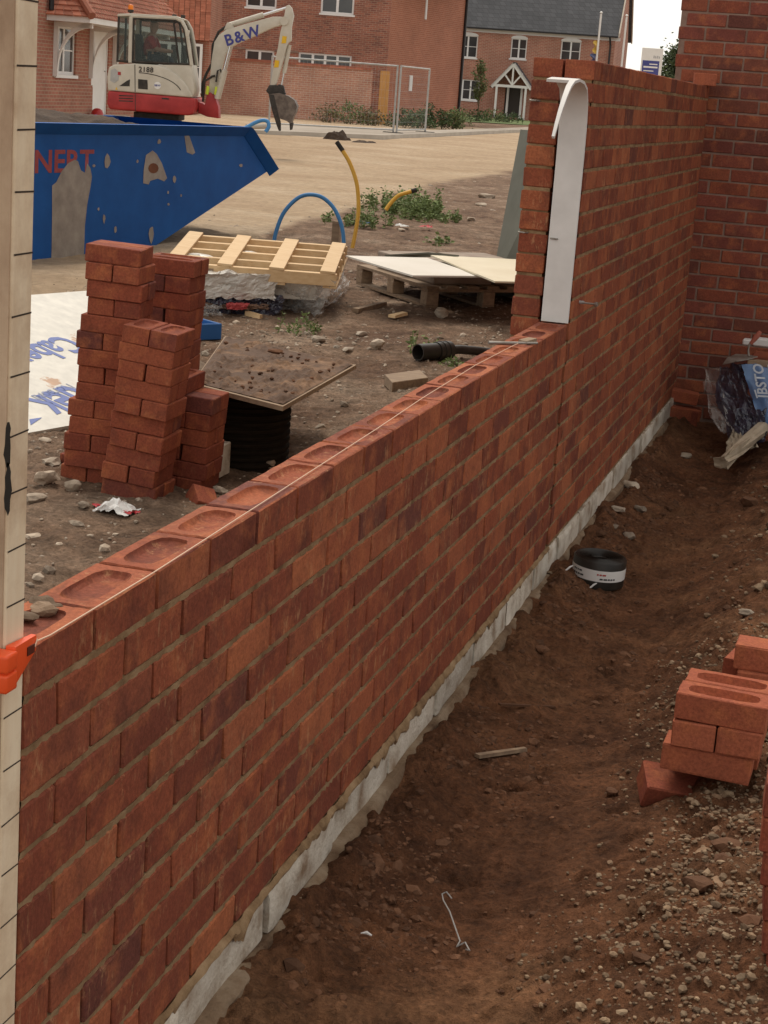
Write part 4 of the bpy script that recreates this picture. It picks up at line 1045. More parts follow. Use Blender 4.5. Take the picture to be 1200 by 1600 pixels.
a_, b_, c_ = cp(66, 652), cp(48, 664), cp(50, 656); m = MB(); m.add([tuple(a_), tuple(b_), tuple(cp(46, 655))], [(0, 1, 2)]); m.build('print_mark', M['blue_ink'], cab)
# a sleeper of soil props the sheet
pr_ = (leftT+rightT)/2; V, Fc = RT2[2]; m = MB(); m.add([(v[0]*1.9+pr_.x-.1, v[1]*1.2+pr_.y+.1, v[2]*.75+G0+.0) for v in V], [tuple(f) for f in Fc]); tag(m.build('soil_heap', M['clod_grey'], smooth=True), 'low soil heap behind the printed white sheet', 'soil heap')

# muddy board on the corrugated chamber
MBo = [on_z(300, 598, -.50), on_z(442, 634, -.50), on_z(557, 569, -.50), on_z(352, 524, -.50)]
cc0 = on_z(388, 712, zg(-1.45, 4.9)); cc0 = (MBo[1]*.42+MBo[0]*.40+MBo[2]*.08+MBo[3]*.10)+Vector((-.07, .10, 0))
ch = thing('drain_chamber', 'black corrugated plastic drain chamber under the muddy board', 'chamber', (cc0.x, cc0.y, zg(cc0.x, cc0.y)-.12))
m = MB(); prof = [(.18, -1.05)]; z = -1.05
while z < -.53: prof += [(.232, z), (.232, z+.012), (.221, z+.017), (.221, z+.026)]; z += .030
prof += [(.232, -.525), (.215, -.525), (.215, -.9)]
m.lathe(prof, 40, Matrix.Translation((cc0.x, cc0.y, 0))); m.build('riser', pm('dusty_black_plastic', [(.010, .008, .006), (.026, .019, .013)], .85, 9, 5, .3, 40, .004, spec=.1), ch, True)
def mud_board_mat():
    m, nt, b = nmat('muddy_ply'); v = coords(nt, (1, 1, 1))
    f = ramp(nt, [(.36, 0), (.52, 1)], noise(nt, v, 4.5, 7, .7)).outputs[0]
    c = mixc(nt, f, (.24, .135, .072), (.105, .058, .034)); c = mixc(nt, 1.0, c, ramp(nt, [(.3, .7), (.7, 1.2)], noise(nt, v, 40, 4)).outputs[0], 'MULTIPLY')
    nt.links.new(c, b.inputs['Base Color']); b.inputs['Roughness'].default_value = .92; p = bump(nt, b, f, .5, .01); bump(nt, b, noise(nt, v, 50, 5), .6, .01, p); return m
M['mudboard'] = mud_board_mat()
mbd = thing('muddy_board', 'mud-caked sheet of board covering the black drain chamber', 'board', tuple(cc0+Vector((0, 0, .3))))
m = MB(); m.add([(p.x, p.y, -.522) for p in MBo]+[(p.x, p.y, -.503) for p in MBo], [(3, 2, 1, 0), (4, 5, 6, 7), (0, 1, 5, 4), (1, 2, 6, 5), (2, 3, 7, 6), (3, 0, 4, 7)]); m.build('sheet', M['timber_old'], mbd)
P = bil(*[Vector((p.x, p.y, -.500)) for p in MBo]); U, V_ = np.meshgrid(np.linspace(.01, .985, 90), np.linspace(.02, .98, 90)); PP = P(U, V_)
hgt = np.maximum(0, fbm(U*9, V_*9, 4, 401, .6))*.045+np.maximum(0, fbm(U*3, V_*3, 3, 405))*.02; ed = np.minimum(np.minimum(U, 1-U), np.minimum(V_, 1-V_)); PP[..., 2] += hgt*sstep(0, .06, ed)
pgrid('mud_layer', PP, M['mudboard'], mbd, True)
# clods on the board
pts = []; sz = []
for k in range(80):
    u, v = random.random()*.9+.05, random.random()*.9+.05; p = P(np.array([u]), np.array([v]))[0]; pts.append((p[0], p[1], -.497)); sz.append(random.uniform(.01, .032))
cl_ = scatter('clods', np.array(pts)-np.array(offset(mbd)[:]), sz, M['clod'], None, None); cl_.parent = mbd
p = on_z(430, 555, -.49); V, Fc = RT2[3]; m = MB(); m.add([(v[0]*.085+p.x, v[1]*.07+p.y, v[2]*.07+p.z+.02) for v in V], [tuple(f) for f in Fc]); tag(m.build('stone', M['clod']), 'dark brown stone lying on the muddy board', 'stone')
# blue tray edge behind the short stack
p0, p1 = on_z(262, 533, G0), on_z(346, 530, G0); t = thing('blue_tray', 'blue plastic tray corner seen behind the short brick stack', 'tray', tuple((p0+p1)/2))
M['blue_plastic'] = solid('blue_plastic', (.025, .12, .34), .4)
dx = (p1-p0).normalized(); dy_ = Vector((-dx.y, dx.x, 0)); L_ = (p1-p0).length
def tb_(u, v, z): q = p0+dx*u+dy_*v; return Vector((q.x, q.y, zg(p1.x, p1.y)+z))
m = MB()
for (u0, u1, v0, v1) in [(0, L_, 0, .015), (0, L_, .285, .3), (0, .015, .016, .284), (L_-.015, L_, .016, .284)]: m.hexa([tb_(u0, v0, 0), tb_(u1, v0, 0), tb_(u1, v1, 0), tb_(u0, v1, 0), tb_(u0, v0, .1), tb_(u1, v0, .1), tb_(u1, v1, .1), tb_(u0, v1, .1)])
m.build('side', M['blue_plastic'], t, bevel=.004)
m = MB(); m.hexa([tb_(0.016, .016, 0.002), tb_(L_-.016, .016, 0.002), tb_(L_-.016, .284, 0.002), tb_(.016, .284, 0.002), tb_(.016, .016, .07), tb_(L_-.016, .016, .07), tb_(L_-.016, .284, .07), tb_(.016, .284, .07)]); m.build('contents', M['blue_plastic'], t)
# black drain pipe
p = on_z(652, 563, zg(-1.6, 7.9)); z0 = zg(p.x, p.y)+.05; dp = thing('drain_pipe', 'short black plastic drain pipe with coupler on the rubble', 'pipe', (p.x, p.y, z0-.05))
d_ = (on_z(745, 556, G0)-on_z(652, 563, G0)).normalized(); P0 = Vector((p.x, p.y, z0))
def ring(name, a_, b_, ro, ri):
    rot = d_.to_track_quat('Z', 'Y').to_matrix().to_4x4(); m = MB(); m.lathe([(ri, 0), (ro, 0), (ro, b_-a_), (ri, b_-a_)], 24, Matrix.Translation(P0+d_*a_) @ rot, close=True); m.build(name, M['black_plastic'], dp, True)
ring('pipe', 0, .15, .050, .044); ring('coupler', .155, .27, .055, .045); ring('coupler_rib', .19, .2, .059, .055); ring('coupler_rib', .23, .24, .059, .055)
m = MB(); m.tube([P0+d_*.25, P0+d_*.36+Vector((0, 0, .0)), P0+d_*.5-Vector((0, 0, .015)), P0+d_*.68-Vector((0, 0, .04))], .028, 12); m.build('thin_pipe', M['black_plastic'], dp, True)
# timber offcut
a_ = on_z(600, 601, G0); b_ = on_z(612, 614, G0); c_ = on_z(668, 606, G0); o = thing('timber_offcut', 'short sawn timber offcut behind the low wall', 'offcut', tuple(b_))
zo = zg(b_.x, b_.y)-.005; d1 = (c_-b_); d2 = (a_-b_)
m = MB(); m.add([(q.x, q.y, zo) for q in (b_, b_+d1, b_+d1+d2, b_+d2)]+[(q.x, q.y, zo+.06) for q in (b_, b_+d1, b_+d1+d2, b_+d2)], [(3, 2, 1, 0), (4, 5, 6, 7), (0, 1, 5, 4), (1, 2, 6, 5), (2, 3, 7, 6), (3, 0, 4, 7)]); m.build('offcut', M['timber_old'], o, bevel=.003)
stick((555, 489), (600, 478), .05, .03, 'weathered plank end beside the clear plastic sheet', 'timber_old', False)
stick((612, 497), (632, 492), .06, .02, 'small pale timber scrap left of the brown pallet', 'timber', False)
stick((385, 493), (408, 499), .05, .03, 'short pale timber block in front of the wrapped pile', 'timber', False)
# pale block behind the short stack
p = on_z(330, 742, G0); t = loose('brick_new', (p.x+.02, p.y+.06, zg(p.x, p.y)-.01), (0, 0, 0), 'x', None); bpy.data.objects.remove(t)
m = MB(); m.box((p.x-.03, p.y, zg(p.x, p.y)-.01), (p.x+.02, p.y+.16, zg(p.x, p.y)+.125)); tag(m.build('concrete_block', M['block'], bevel=.004), 'upright grey-white block behind the low brick stack', 'block')
# white and red rag
p = on_z(180, 800, zg(-1.5, 3.5)); z = zg(p.x, p.y); rg_ = thing('rag', 'crumpled white plastic bag with red print on the rubble', 'bag', (p.x, p.y, z))
P = crumple(lambda U, V_: np.stack([p.x-.07+U*.14, p.y-.05+V_*.10, z+.012+.035*np.sin(U*3.14)*np.sin(V_*3.14)], -1), 22, 18, .022, 4, 431); pgrid('bag', P, M['white'], rg_, False)
M['red_print'] = solid('red_print', (.55, .05, .06), .5)
for sx, sy in ((-.085, .0), (.075, -.02), (.06, -.04)):
    P = crumple(lambda U, V_: np.stack([p.x+sx-.012+U*.03, p.y+sy+V_*.03, z+.015+0*U], -1), 7, 7, .016, 4, int(440+sx*500)); pgrid('red_corner', P, M['red_print'], rg_, False)

# ------------------------------------------------------------------ pipes coming out of the ground
def arch(name, pts, r_, mat, label, cap=None):
    """smooth tube through surveyed points"""
    P_ = [Vector(p) for p in pts]; out = []
    for i in range(len(P_)-1):
        a0, a1, a2, a3 = P_[max(i-1, 0)], P_[i], P_[i+1], P_[min(i+2, len(P_)-1)]
        for k in range(6):
            t = k/6; out.append(.5*((2*a1)+(a2-a0)*t+(2*a0-5*a1+4*a2-a3)*t*t+(3*a1-a0-3*a2+a3)*t**3))
    out.append(P_[-1]); m = MB(); m.tube(out, r_, 10); o = m.build(name, mat, None, True); tag(o, label, 'pipe')
    if cap:
        c_ = MB(); c_.tube([out[-1]-(out[-1]-out[-2]).normalized()*cap, out[-1]+(out[-1]-out[-2]).normalized()*.01], r_*1.15, 10); c_.build('end_cap', M['rubber'], o, True)
    return o
M['mdpe_blue'] = solid('blue_water_pipe', (.06, .24, .52), .45); M['mdpe_yellow'] = solid('yellow_gas_pipe', (.72, .40, .05), .5)
db_ = 17.6
arch('water_pipe', [at(427, 385, db_), at(432, 360, db_), at(445, 330, db_), at(470, 307, db_), at(498, 306, db_), at(520, 323, db_), at(533, 350, db_), at(537, 375, db_), at(537, 394, db_)], .021, M['mdpe_blue'], 'blue plastic water pipe arching out of the ground')
arch('gas_pipe', [at(549, 394, db_), at(555, 365, db_), at(560, 330, db_), at(558, 290, db_), at(548, 258, db_), at(537, 238, db_), at(527, 223, db_)], .021, M['mdpe_yellow'], 'tall yellow gas pipe curving up beside the blue arch', .10)
arch('gas_pipe', [at(603, 328, 21.5), at(610, 318, 21.5), at(622, 306, 21.5), at(636, 301, 21.5), at(650, 297, 21.5)], .025, M['mdpe_yellow'], 'short yellow gas pipe stub rising from the weeds', .06)
a_ = at(525, 372, 17.8); m = MB(); m.box((a_.x-.05, a_.y, zg(a_.x, a_.y)-.05), (a_.x+.03, a_.y+.07, a_.z+.17)); tag(m.build('timber_peg', M['timber_old']), 'short timber peg under the blue pipe arch', 'peg')
# weeds
M['weed'] = pm('weed_leaf', [(.13, .18, .06), (.21, .27, .10)], .75, 30, 3, 0, vary=.4); M['shrub'] = pm('shrub_leaf', [(.045, .075, .028), (.09, .13, .05)], .7, 20, 3, 0, vary=.45)
M['twig'] = pm('twig', [(.12, .08, .05), (.2, .14, .09)], .9)
def leaves(name, centres, spread, n, size, mat, parent=None, flat=.6, seed=0, upb=.3):
    r_ = np.random.default_rng(seed+5); V = []; F = []; off = np.array(offset(parent)[:])
    c = centres[r_.integers(len(centres), size=n)]+r_.normal(size=(n, 3))*spread-off
    for i in range(n):
        d = r_.normal(size=3); d[2] = abs(d[2])*upb+.05*d[2]; d /= np.linalg.norm(d)+1e-9
        s_ = np.cross(d, r_.normal(size=3)); s_ /= np.linalg.norm(s_)+1e-9
        L_ = size*r_.uniform(.6, 1.4); w_ = L_*flat*.5; o = len(V); nrm_ = np.cross(d, s_)*L_*.12
        V += [c[i], c[i]+d*L_*.5+s_*w_+nrm_, c[i]+d*L_, c[i]+d*L_*.5-s_*w_+nrm_]; F.append((o, o+1, o+2, o+3))
    return link(name, npmesh(name, np.array(V), np.array(F), mat, False), parent)
def weed(px, py, rad, hgt, n, size, label, stems=10, z=None):
    p = on_z(px, py, G0+.02); 
    for _ in range(3): p = on_z(px, py, zg(p.x, p.y))
    t = thing('weed_clump', label, 'weeds', (p.x, p.y, zg(p.x, p.y)), group='weeds on the site')
    r_ = random.Random(px); cs = []; m = MB()
    for k in range(stems):
        a_ = r_.uniform(0, 6.28); rr_ = rad*math.sqrt(r_.random()); b0 = Vector((p.x+rr_*math.cos(a_), p.y+rr_*math.sin(a_)*1.3, zg(p.x, p.y)-.01)); h_ = hgt*r_.uniform(.35, 1)
        tp = b0+Vector((r_.uniform(-.3, .3)*h_, r_.uniform(-.3, .3)*h_, h_)); m.tube([b0, (b0+tp)/2+Vector((.02*h_, 0, 0)), tp], [.004, .003, .0015], 4, False)
        for q in range(7): f = (q+1)/7; cs.append(tuple(b0.lerp(tp, f)))
    so_ = m.build('stems', M['weed'], t); so_['kind'] = 'stuff'; leaves('leaves', np.array(cs), np.array([size*.5]*3), n, size, M['weed'], t, seed=px); return t
weed(632, 335, .62, .34, 3200, .042, 'green weed patch round the short yellow pipe', 60)
weed(560, 350, .42, .20, 700, .04, 'low weeds between the blue and yellow pipes', 22)
weed(672, 345, .38, .16, 700, .038, 'low spreading weeds right of the short yellow pipe', 24)
weed(463, 522, .16, .13, 220, .026, 'small green weed tuft behind the muddy board', 10)
weed(660, 552, .10, .16, 70, .03, 'thin weed stalks beside the black drain pipe', 8)
weed(703, 572, .06, .06, 60, .03, 'little green weed at the end of the drain pipe', 5)
weed(685, 380, .2, .08, 90, .05, 'small weed tuft behind the cream boards', 8)
for px, py, mt, l in [(566, 326, 'blue_plastic', 'blue plastic scrap in the weeds'), (630, 331, 'white', 'white litter scrap in the weeds'), (667, 345, 'red_print', 'red-brown scrap at the edge of the weeds')]:
    p = at(px, py, 20.0); p.z = zg(p.x, p.y)+.05; P = crumple(lambda U, V_: np.stack([p.x-.07+U*.14, p.y+V_*.1, p.z+.0*U], -1), 7, 7, .05, 4, px); o = pgrid('litter', P, M[mt], None, False); tag(o, l, 'litter')

# ------------------------------------------------------------------ blue skip
M['skip'] = pm('skip_blue', [(.005, .085, .33), (.009, .115, .42)], .55, 3, 5, .1, 12, .004, spec=.15)
M['skip_in'] = pm('skip_inside', [(.03, .06, .12), (.10, .07, .05)], .8, 5, 5, .3, 30, .004)
M['scrape'] = pm('bare_scraped_steel', [(.26, .23, .20), (.40, .36, .31)], .6, 7, 5, .1, 40, .002)
M['skip_red'] = pm('faded_red_paint', [(.30, .045, .05), (.40, .07, .07)], .6, 20, 5, 0)
sb0 = on_z(58, 405, G0); dL = at(58, 192, 13.9); dR = at(385, 197, 17.2)
ang = math.atan2(dR.y-dL.y, dR.x-dL.x)
SK0 = on_z(60, 405, G0-.02)
skp = thing('skip', 'blue steel skip with scraped paint and faded red lettering', 'skip', (SK0.x, SK0.y, zg(SK0.x, SK0.y)-.01), rot=ang)
# local: x runs along the side away from the camera, y to the left, z up; the visible side lies at y = 0
Xa = Vector((math.cos(ang), math.sin(ang), 0)); Ya = Vector((-math.sin(ang), math.cos(ang), 0)); SKo = Vector(skp.location)
def sl_(px, py, yo=0.0):
    v = ray(px, py); n = Ya; t = (SKo+Ya*yo-CAM).dot(n)/v.dot(n); P = CAM+v*t-SKo; return P.dot(Xa), P.z
xr, zr = sl_(385, 197); xt, zt_ = sl_(425, 263); xb_, zb_ = sl_(236, 398); xs0 = -3.2; xl, zl = sl_(58, 192)
zr = (zr+zl)/2
prof = [(xs0+1.0, 0), (xb_, 0), (xt, zt_), (xr, zr), (xs0+.15, zr), (xs0, zr*.55)]
Wd = 1.55
m = MB(); m.prism([(p[0], p[1]) for p in prof], .0, .012); m.build('side_panel', M['skip'], skp)
m = MB(); m.prism([(p[0], p[1]) for p in prof], Wd, Wd+.012); m.build('side_panel', M['skip'], skp)
# rim: hollow section that overhangs the side, round the top and down the raking end
def rim(pts, yo, s_):
    m = MB(); n = len(pts); A_ = []
    for i, (x, z) in enumerate(pts):
        a = Vector(pts[max(i-1, 0)]); b = Vector(pts[min(i+1, n-1)]); t = (b-a).normalized(); nn = Vector((t.y, -t.x))
        if nn.y > 0 and i == 0: nn = -nn
        h_ = .095
        k = 1.0
        inn = Vector((x, z))+nn*h_
        A_.append([(x, yo, z), (x, yo-s_*.085, z), (inn.x, yo-s_*.006, inn.y), (inn.x, yo, inn.y)])
    rows = [[r_[j] for j in (0, 1, 2, 3, 0)] for r_ in A_]; m.grid(rows); m.add(A_[0], [(0, 1, 2, 3)]); m.add(A_[-1], [(3, 2, 1, 0)]); return m
rp_ = [(xs0+.15, zr), (xs0+1.5, zr), (xl, zr), (xr-.04, zr), (xr+.03, zr-.03), (xt, zt_)]
rim(rp_, 0, 1).build('rim', M['skip'], skp)
m = MB(); m.box((xs0+.15, Wd+.013, zr-.09), (xr, Wd+.06, zr)); m.build('rim', M['skip'], skp)
m = MB(); m.add([(xb_, .013, 0), (xt, .013, zt_), (xt, Wd-.001, zt_), (xb_, Wd-.001, 0)], [(0, 1, 2, 3)]); m.add([(xt, .013, zt_), (xr, .013, zr), (xr, Wd-.001, zr), (xt, Wd-.001, zt_)], [(0, 1, 2, 3)]); m.build('end_panel', M['skip'], skp); m = MB(); m.add([(xs0+1, .013, 0), (xs0, .013, zr*.55), (xs0, Wd-.001, zr*.55), (xs0+1, Wd-.001, 0)], [(0, 1, 2, 3)]); m.build('end_panel', M['skip'], skp)
m = MB(); m.box((xs0+1, .014, .002), (xb_, Wd-.002, .014)); m.build('floor', M['skip_in'], skp)
# paint marks on the side
def mark(poly, mat, name='scrape', y=-.0025):
    pts = [sl_(px, py, y) for px, py in poly]; m = MB(); m.add([(a_, y, b_) for a_, b_ in pts], [tuple(range(len(pts)))])
    o = m.build(name, mat, skp); return o
zk = lambda l: [(a_/2.727, 180+b_/2.727) for a_, b_ in l]
mark(zk([(222, 300), (240, 285), (262, 240), (290, 205), (318, 190), (332, 195), (345, 235), (362, 245), (372, 205), (385, 225), (392, 262), (385, 310), (372, 380), (362, 470), (358, 590), (350, 640), (218, 640), (220, 560), (222, 420)]), M['scrape'])
mark(zk([(622, 170), (650, 150), (668, 165), (690, 205), (712, 268), (700, 282), (672, 270), (640, 280), (634, 295), (610, 290), (612, 235)]), M['scrape'], y=-.003)
mark(zk([(640+22*math.cos(t*.52)+14, 226+22*math.sin(t*.52)) for t in range(12)]), pm('rust_patch', [(.16, .06, .03), (.24, .10, .05)], .9), 'rust_spot', -.0045)
mark(zk([(786, 88), (806, 86), (832, 160), (820, 168), (796, 158)]), M['scrape'])
for cx_, cy_, a_, b_ in [(457, 198, 16, 32), (645, 505, 12, 40), (678, 112, 8, 12), (1027, 214, 8, 8), (744, 272, 8, 16), (772, 342, 4, 8), (716, 328, 4, 8), (492, 488, 6, 16), (444, 440, 6, 22), (420, 400, 5, 8), (718, 380, 6, 6), (586, 196, 5, 8), (400, 215, 7, 7)]:
    mark(zk([(cx_+a_*math.cos(t*.785)*random.uniform(.7, 1.15), cy_+b_*math.sin(t*.785)*random.uniform(.7, 1.15)) for t in range(8)]), M['scrape'], y=-.0035)
def skip_text(txt, x0, x1, y0, y1):
    a_ = sl_(*zk([(x0, y1)])[0]); b_ = sl_(*zk([(x1, y1)])[0]); c_ = sl_(*zk([(x0, y0)])[0])
    me = flat_text(txt, 1, M['skip_red'], bold=True); X_ = [v.co.x for v in me.vertices]; Y_ = [v.co.y for v in me.vertices]
    for v in me.vertices: v.co = (a_[0]+(b_[0]-a_[0])*(v.co.x-min(X_))/(max(X_)-min(X_)), -.0015, a_[1]+(c_[1]-a_[1])*(v.co.y-min(Y_))/(max(Y_)-min(Y_)))
    return link('lettering', me, skp)
skip_text('INERT', 120, 398, 148, 248)
for k, x_ in enumerate((xs0+1.4, xb_-1.6, xb_+.2)):
    pass
# soil in the skip, heaped towards the far side
U, V_ = np.meshgrid(np.linspace(0, 1, 90), np.linspace(0, 1, 40)); hx = xs0+.3+U*(xr-xs0-.75); hy = .05+V_*(Wd-.06)
hz = zr-.16+.20*np.sqrt(V_)*(1-.5*sstep(.75, 1, U))+.09*fbm(U*14, V_*5, 4, 501)+.03-.55*sstep(.88, 1.0, U)
fill = link('soil_load', npmesh('soil_load', np.stack([hx, hy, hz], -1).reshape(-1, 3), np.stack([(i := np.arange(90*40).reshape(40, 90))[:-1, :-1], i[:-1, 1:], i[1:, 1:], i[1:, :-1]], -1).reshape(-1, 4), pm('dark_fill', [(.04, .026, .018), (.09, .058, .038)], .95, 5, 5, .6, 30, .02)))
fill.location = skp.location; fill.rotation_euler = skp.rotation_euler; tag(fill, 'dark soil filling the blue skip to its rim', 'soil', kind='stuff')

# ------------------------------------------------------------------ background frames
class Frame:
    def __init__(s, O, yaw): s.O = Vector(O); s.yaw = yaw; s.ex = Vector((math.cos(yaw), math.sin(yaw), 0)); s.ey = Vector((-math.sin(yaw), math.cos(yaw), 0))
    def uv(s, px, py, yl=0):
        v = ray(px, py); t = (s.O+s.ey*yl-CAM).dot(s.ey)/v.dot(s.ey); P = CAM+v*t-s.O; return P.dot(s.ex), P.z
def facade(m, u0, u1, v0, v1, holes, y=0, rev=.09):
    us = sorted({u0, u1} | {h_[0] for h_ in holes} | {h_[1] for h_ in holes}); vs2 = sorted({v0, v1} | {h_[2] for h_ in holes} | {h_[3] for h_ in holes})
    us = [u for u in us if u0 <= u <= u1]; vs2 = [v for v in vs2 if v0 <= v <= v1]
    for a_, b_ in zip(us, us[1:]):
        for c_, d_ in zip(vs2, vs2[1:]):
            mu, mv = (a_+b_)/2, (c_+d_)/2
            if any(h_[0] < mu < h_[1] and h_[2] < mv < h_[3] for h_ in holes): continue
            m.add([(a_, y, c_), (b_, y, c_), (b_, y, d_), (a_, y, d_)], [(0, 1, 2, 3)])
    for a_, b_, c_, d_ in holes:
        b2, d2 = min(b_, u1), min(d_, v1)
        m.add([(a_, y, c_), (a_, y, d2), (a_, y+rev, d2), (a_, y+rev, c_)], [(0, 1, 2, 3)]); m.add([(b2, y, c_), (b2, y+rev, c_), (b2, y+rev, d2), (b2, y, d2)], [(0, 1, 2, 3)])
        m.add([(a_, y, c_), (a_, y+rev, c_), (b2, y+rev, c_), (b2, y, c_)], [(0, 1, 2, 3)]); m.add([(a_, y, d2), (b2, y, d2), (b2, y+rev, d2), (a_, y+rev, d2)], [(0, 1, 2, 3)])
    return m
def window(root, h_, y=0, cols=2, rows_=1, fr=.06, sill=True, arch_=False, bars=True):
    a_, b_, c_, d_ = h_; m = MB(); yo = y+.05; t = .05
    m.box((a_, yo, c_), (a_+fr, yo+t, d_)); m.box((b_-fr, yo, c_), (b_, yo+t, d_)); m.box((a_+fr, yo, c_), (b_-fr, yo+t, c_+fr)); m.box((a_+fr, yo, d_-fr), (b_-fr, yo+t, d_))
    w_ = (b_-a_-2*fr)/cols
    for k in range(1, cols): u = a_+fr+w_*k; m.box((u-fr*.7, yo-.004, c_+fr), (u+fr*.7, yo+t, d_-fr))
    f = m.build('window', M['pvc'], root)
    if sill: m = MB(); m.box((a_-.05, y-.05, c_-.07), (b_+.05, y+.06, c_-.001)); m.build('sill', M['pvc'], f)
    for k in range(cols):
        u0_, u1_ = a_+fr+w_*k+(fr*.7 if k else 0), a_+fr+w_*(k+1)-(fr*.7 if k < cols-1 else 0)
        m = MB(); m.box((u0_, yo+.02, c_+fr), (u1_, yo+.03, d_-fr)); m.build('pane', M['glass'], f)
        if bars:
            m = MB()
            for q in range(1, rows_+1): v = c_+fr+(d_-c_-2*fr)*q/(rows_+1); m.box((u0_, yo+.012, v-.015), (u1_, yo+.02, v+.015))
            m.build('glazing_bar', M['pvc'], f)
    return f
FRONT = -YAW
M['bw_far'] = ctex_brick('brickwork_far', (.44, .18, .12), (.35, .135, .09), (.48, .35, .27))  # far brickwork lightened: distance haze put into the colour
M['bw_dark'] = ctex_brick('brickwork_dark', (.39, .14, .09), (.23, .085, .065), (.38, .26, .19), dirt=.35)
M['bw_light'] = ctex_brick('brickwork_light', (.42, .155, .090), (.35, .12, .07), (.45, .26, .18), dirt=.15)
M['bw_garden'] = ctex_brick('brickwork_garden', (.52, .26, .18), (.44, .20, .14), (.56, .42, .33), dirt=.25)
M['bw_left'] = ctex_brick('brickwork_left', (.42, .165, .11), (.33, .12, .08), (.40, .28, .2), dirt=.25)
M['tile_red'] = pm('red_clay_tile', [(.38, .135, .085), (.48, .19, .12)], .85, 4, 4, .2, 30, .004, vary=.25)
M['slate'] = ctex_brick('grey_slate', (.075, .078, .085), (.10, .102, .11), (.055, .056, .06), .3, .22, .012, .15)
M['dark_door'] = solid('dark_door', (.05, .04, .035), .5); M['gutter'] = solid('black_gutter', (.02, .02, .022), .4)
def tiles(name, root, P00, P10, P11, P01, rows_, mat, cols=0, step=.02):
    """courses of plain tiles on a roof or wall slope: every course overlaps the one below"""
    P00, P10, P11, P01 = [Vector(p) for p in (P00, P10, P11, P01)]; n = (P10-P00).cross(P01-P00).normalized(); m = MB()
    for k in range(rows_):
        a0, a1 = P00.lerp(P01, k/rows_), P10.lerp(P11, k/rows_); b0, b1 = P00.lerp(P01, (k+1)/rows_), P10.lerp(P11, (k+1)/rows_)
        nc = max(1, int((a1-a0).length/.17)) if cols else 1
        for c in range(nc):
            e0, e1 = c/nc+(.006 if cols else 0), (c+1)/nc-(.006 if cols else 0); lf = random.uniform(0, .006)
            q = [a0.lerp(a1, e0)+n*(step+lf), a0.lerp(a1, e1)+n*(step+lf), b0.lerp(b1, e1)+n*.004, b0.lerp(b1, e0)+n*.004]
            m.add([tuple(p) for p in q]+[tuple(a0.lerp(a1, e0)), tuple(a0.lerp(a1, e1))], [(0, 1, 2, 3), (4, 5, 1, 0)])
    o = m.build(name, mat, root); o['kind'] = 'stuff'; return o

# --- far house with slate roof
Of = at(800, 184, 92); fF = Frame((Of.x, Of.y, Of.z), .06)
far = thing('house', 'far brick house with grey slate roof and white gabled porch', 'house', tuple(fF.O), rot=fF.yaw)
uL, uR = fF.uv(690, 100)[0]-3, fF.uv(962, 60)[0]; vE = fF.uv(830, 50)[1]
def hole(fr_, x0, y0, x1, y1, yl=0): a_ = fr_.uv(x0, y0, yl); b_ = fr_.uv(x1, y1, yl); c_ = fr_.uv(x0, y1, yl); d_ = fr_.uv(x1, y0, yl); return ((a_[0]+c_[0])/2, (b_[0]+d_[0])/2, (b_[1]+c_[1])/2, (a_[1]+d_[1])/2)
wh = [hole(fF, 716, 55, 746, 90), hole(fF, 798, 60, 823, 92), hole(fF, 876, 64, 907, 96), hole(fF, 708, 124, 749, 156), hole(fF, 880, 130, 920, 160)]
dh = hole(fF, 788, 134, 814, 184); dh = (dh[0], dh[1], .02, dh[3])
m = MB(); facade(m, uL, uR, -.6, vE, wh+[dh]); HD = 7.5
m.add([(uR, 0, -.6), (uR, HD, -.6), (uR, HD, vE), (uR, HD/2, vE+4.6), (uR, 0, vE)], [(0, 1, 2, 3, 4)]); m.add([(uL, 0, -.6), (uL, 0, vE), (uL, HD, vE), (uL, HD, -.6)], [(0, 1, 2, 3)]); m.build('wall', M['bw_far'], far)
for i, h_ in enumerate(wh): window(far, h_, 0, 3 if i == 3 else 2, 1)
m = MB()
for h_ in wh[:3]:
    u0_, u1_ = h_[0]-.03, h_[1]+.03; mid = (u0_+u1_)/2
    pts = [(u0_, h_[3]-.02)]+[(mid+(u1_-u0_)/2*math.cos(math.pi-t*math.pi/8), h_[3]+.16*math.sin(t*math.pi/8)) for t in range(1, 8)]+[(u1_, h_[3]-.02)]
    m2 = MB(); m2.prism(pts, -.012, .05); m2.build('arch_head', M['pvc'], far)
m = MB(); m.prism([(uL-.2, 0), (uL-.2, .16), (uR+.25, .16), (uR+.25, 0)], -.02, .0); m.v = [(v[0], v[1], v[2]+vE-.18) for v in m.v]
m.build('eaves_band', M['pvc'], far)
m = MB(); m.box((uL-.2, -.35, vE-.02), (uR+.15, -.03, vE+.05)); m.build('gutter', M['gutter'], far)
rf = MB(); rf.add([(uL-.2, -.3, vE+.05), (uR+.2, -.3, vE+.05), (uR+.2, HD/2, vE+4.8), (uL-.2, HD/2, vE+4.8), (uL-.2, HD+.3, vE+.05), (uR+.2, HD+.3, vE+.05)], [(0, 1, 2, 3), (3, 2, 5, 4)]); rfo = rf.build('roof', M['slate'], far)
m = MB()
for s_ in (0, 1):
    a_ = Vector((uR+.16, -.3 if s_ == 0 else HD+.3, vE+.0)); b_ = Vector((uR+.16, HD/2, vE+4.75)); m.hexa([a_, a_+Vector((.06, 0, 0)), b_+Vector((.06, 0, 0)), b_, a_+Vector((0, 0, .2)), a_+Vector((.06, 0, .2)), b_+Vector((.06, 0, .2)), b_+Vector((0, 0, .2))])
m.build('verge_board', solid('cream_verge', (.6, .52, .42)), far)
m = MB(); a_ = fF.uv(955, 62); m.tube([(a_[0], -.1, -.4), (a_[0], -.1, vE-.4), (a_[0]-.05, -.28, vE-.02)], .05, 8); m.build('downpipe', M['gutter'], far)
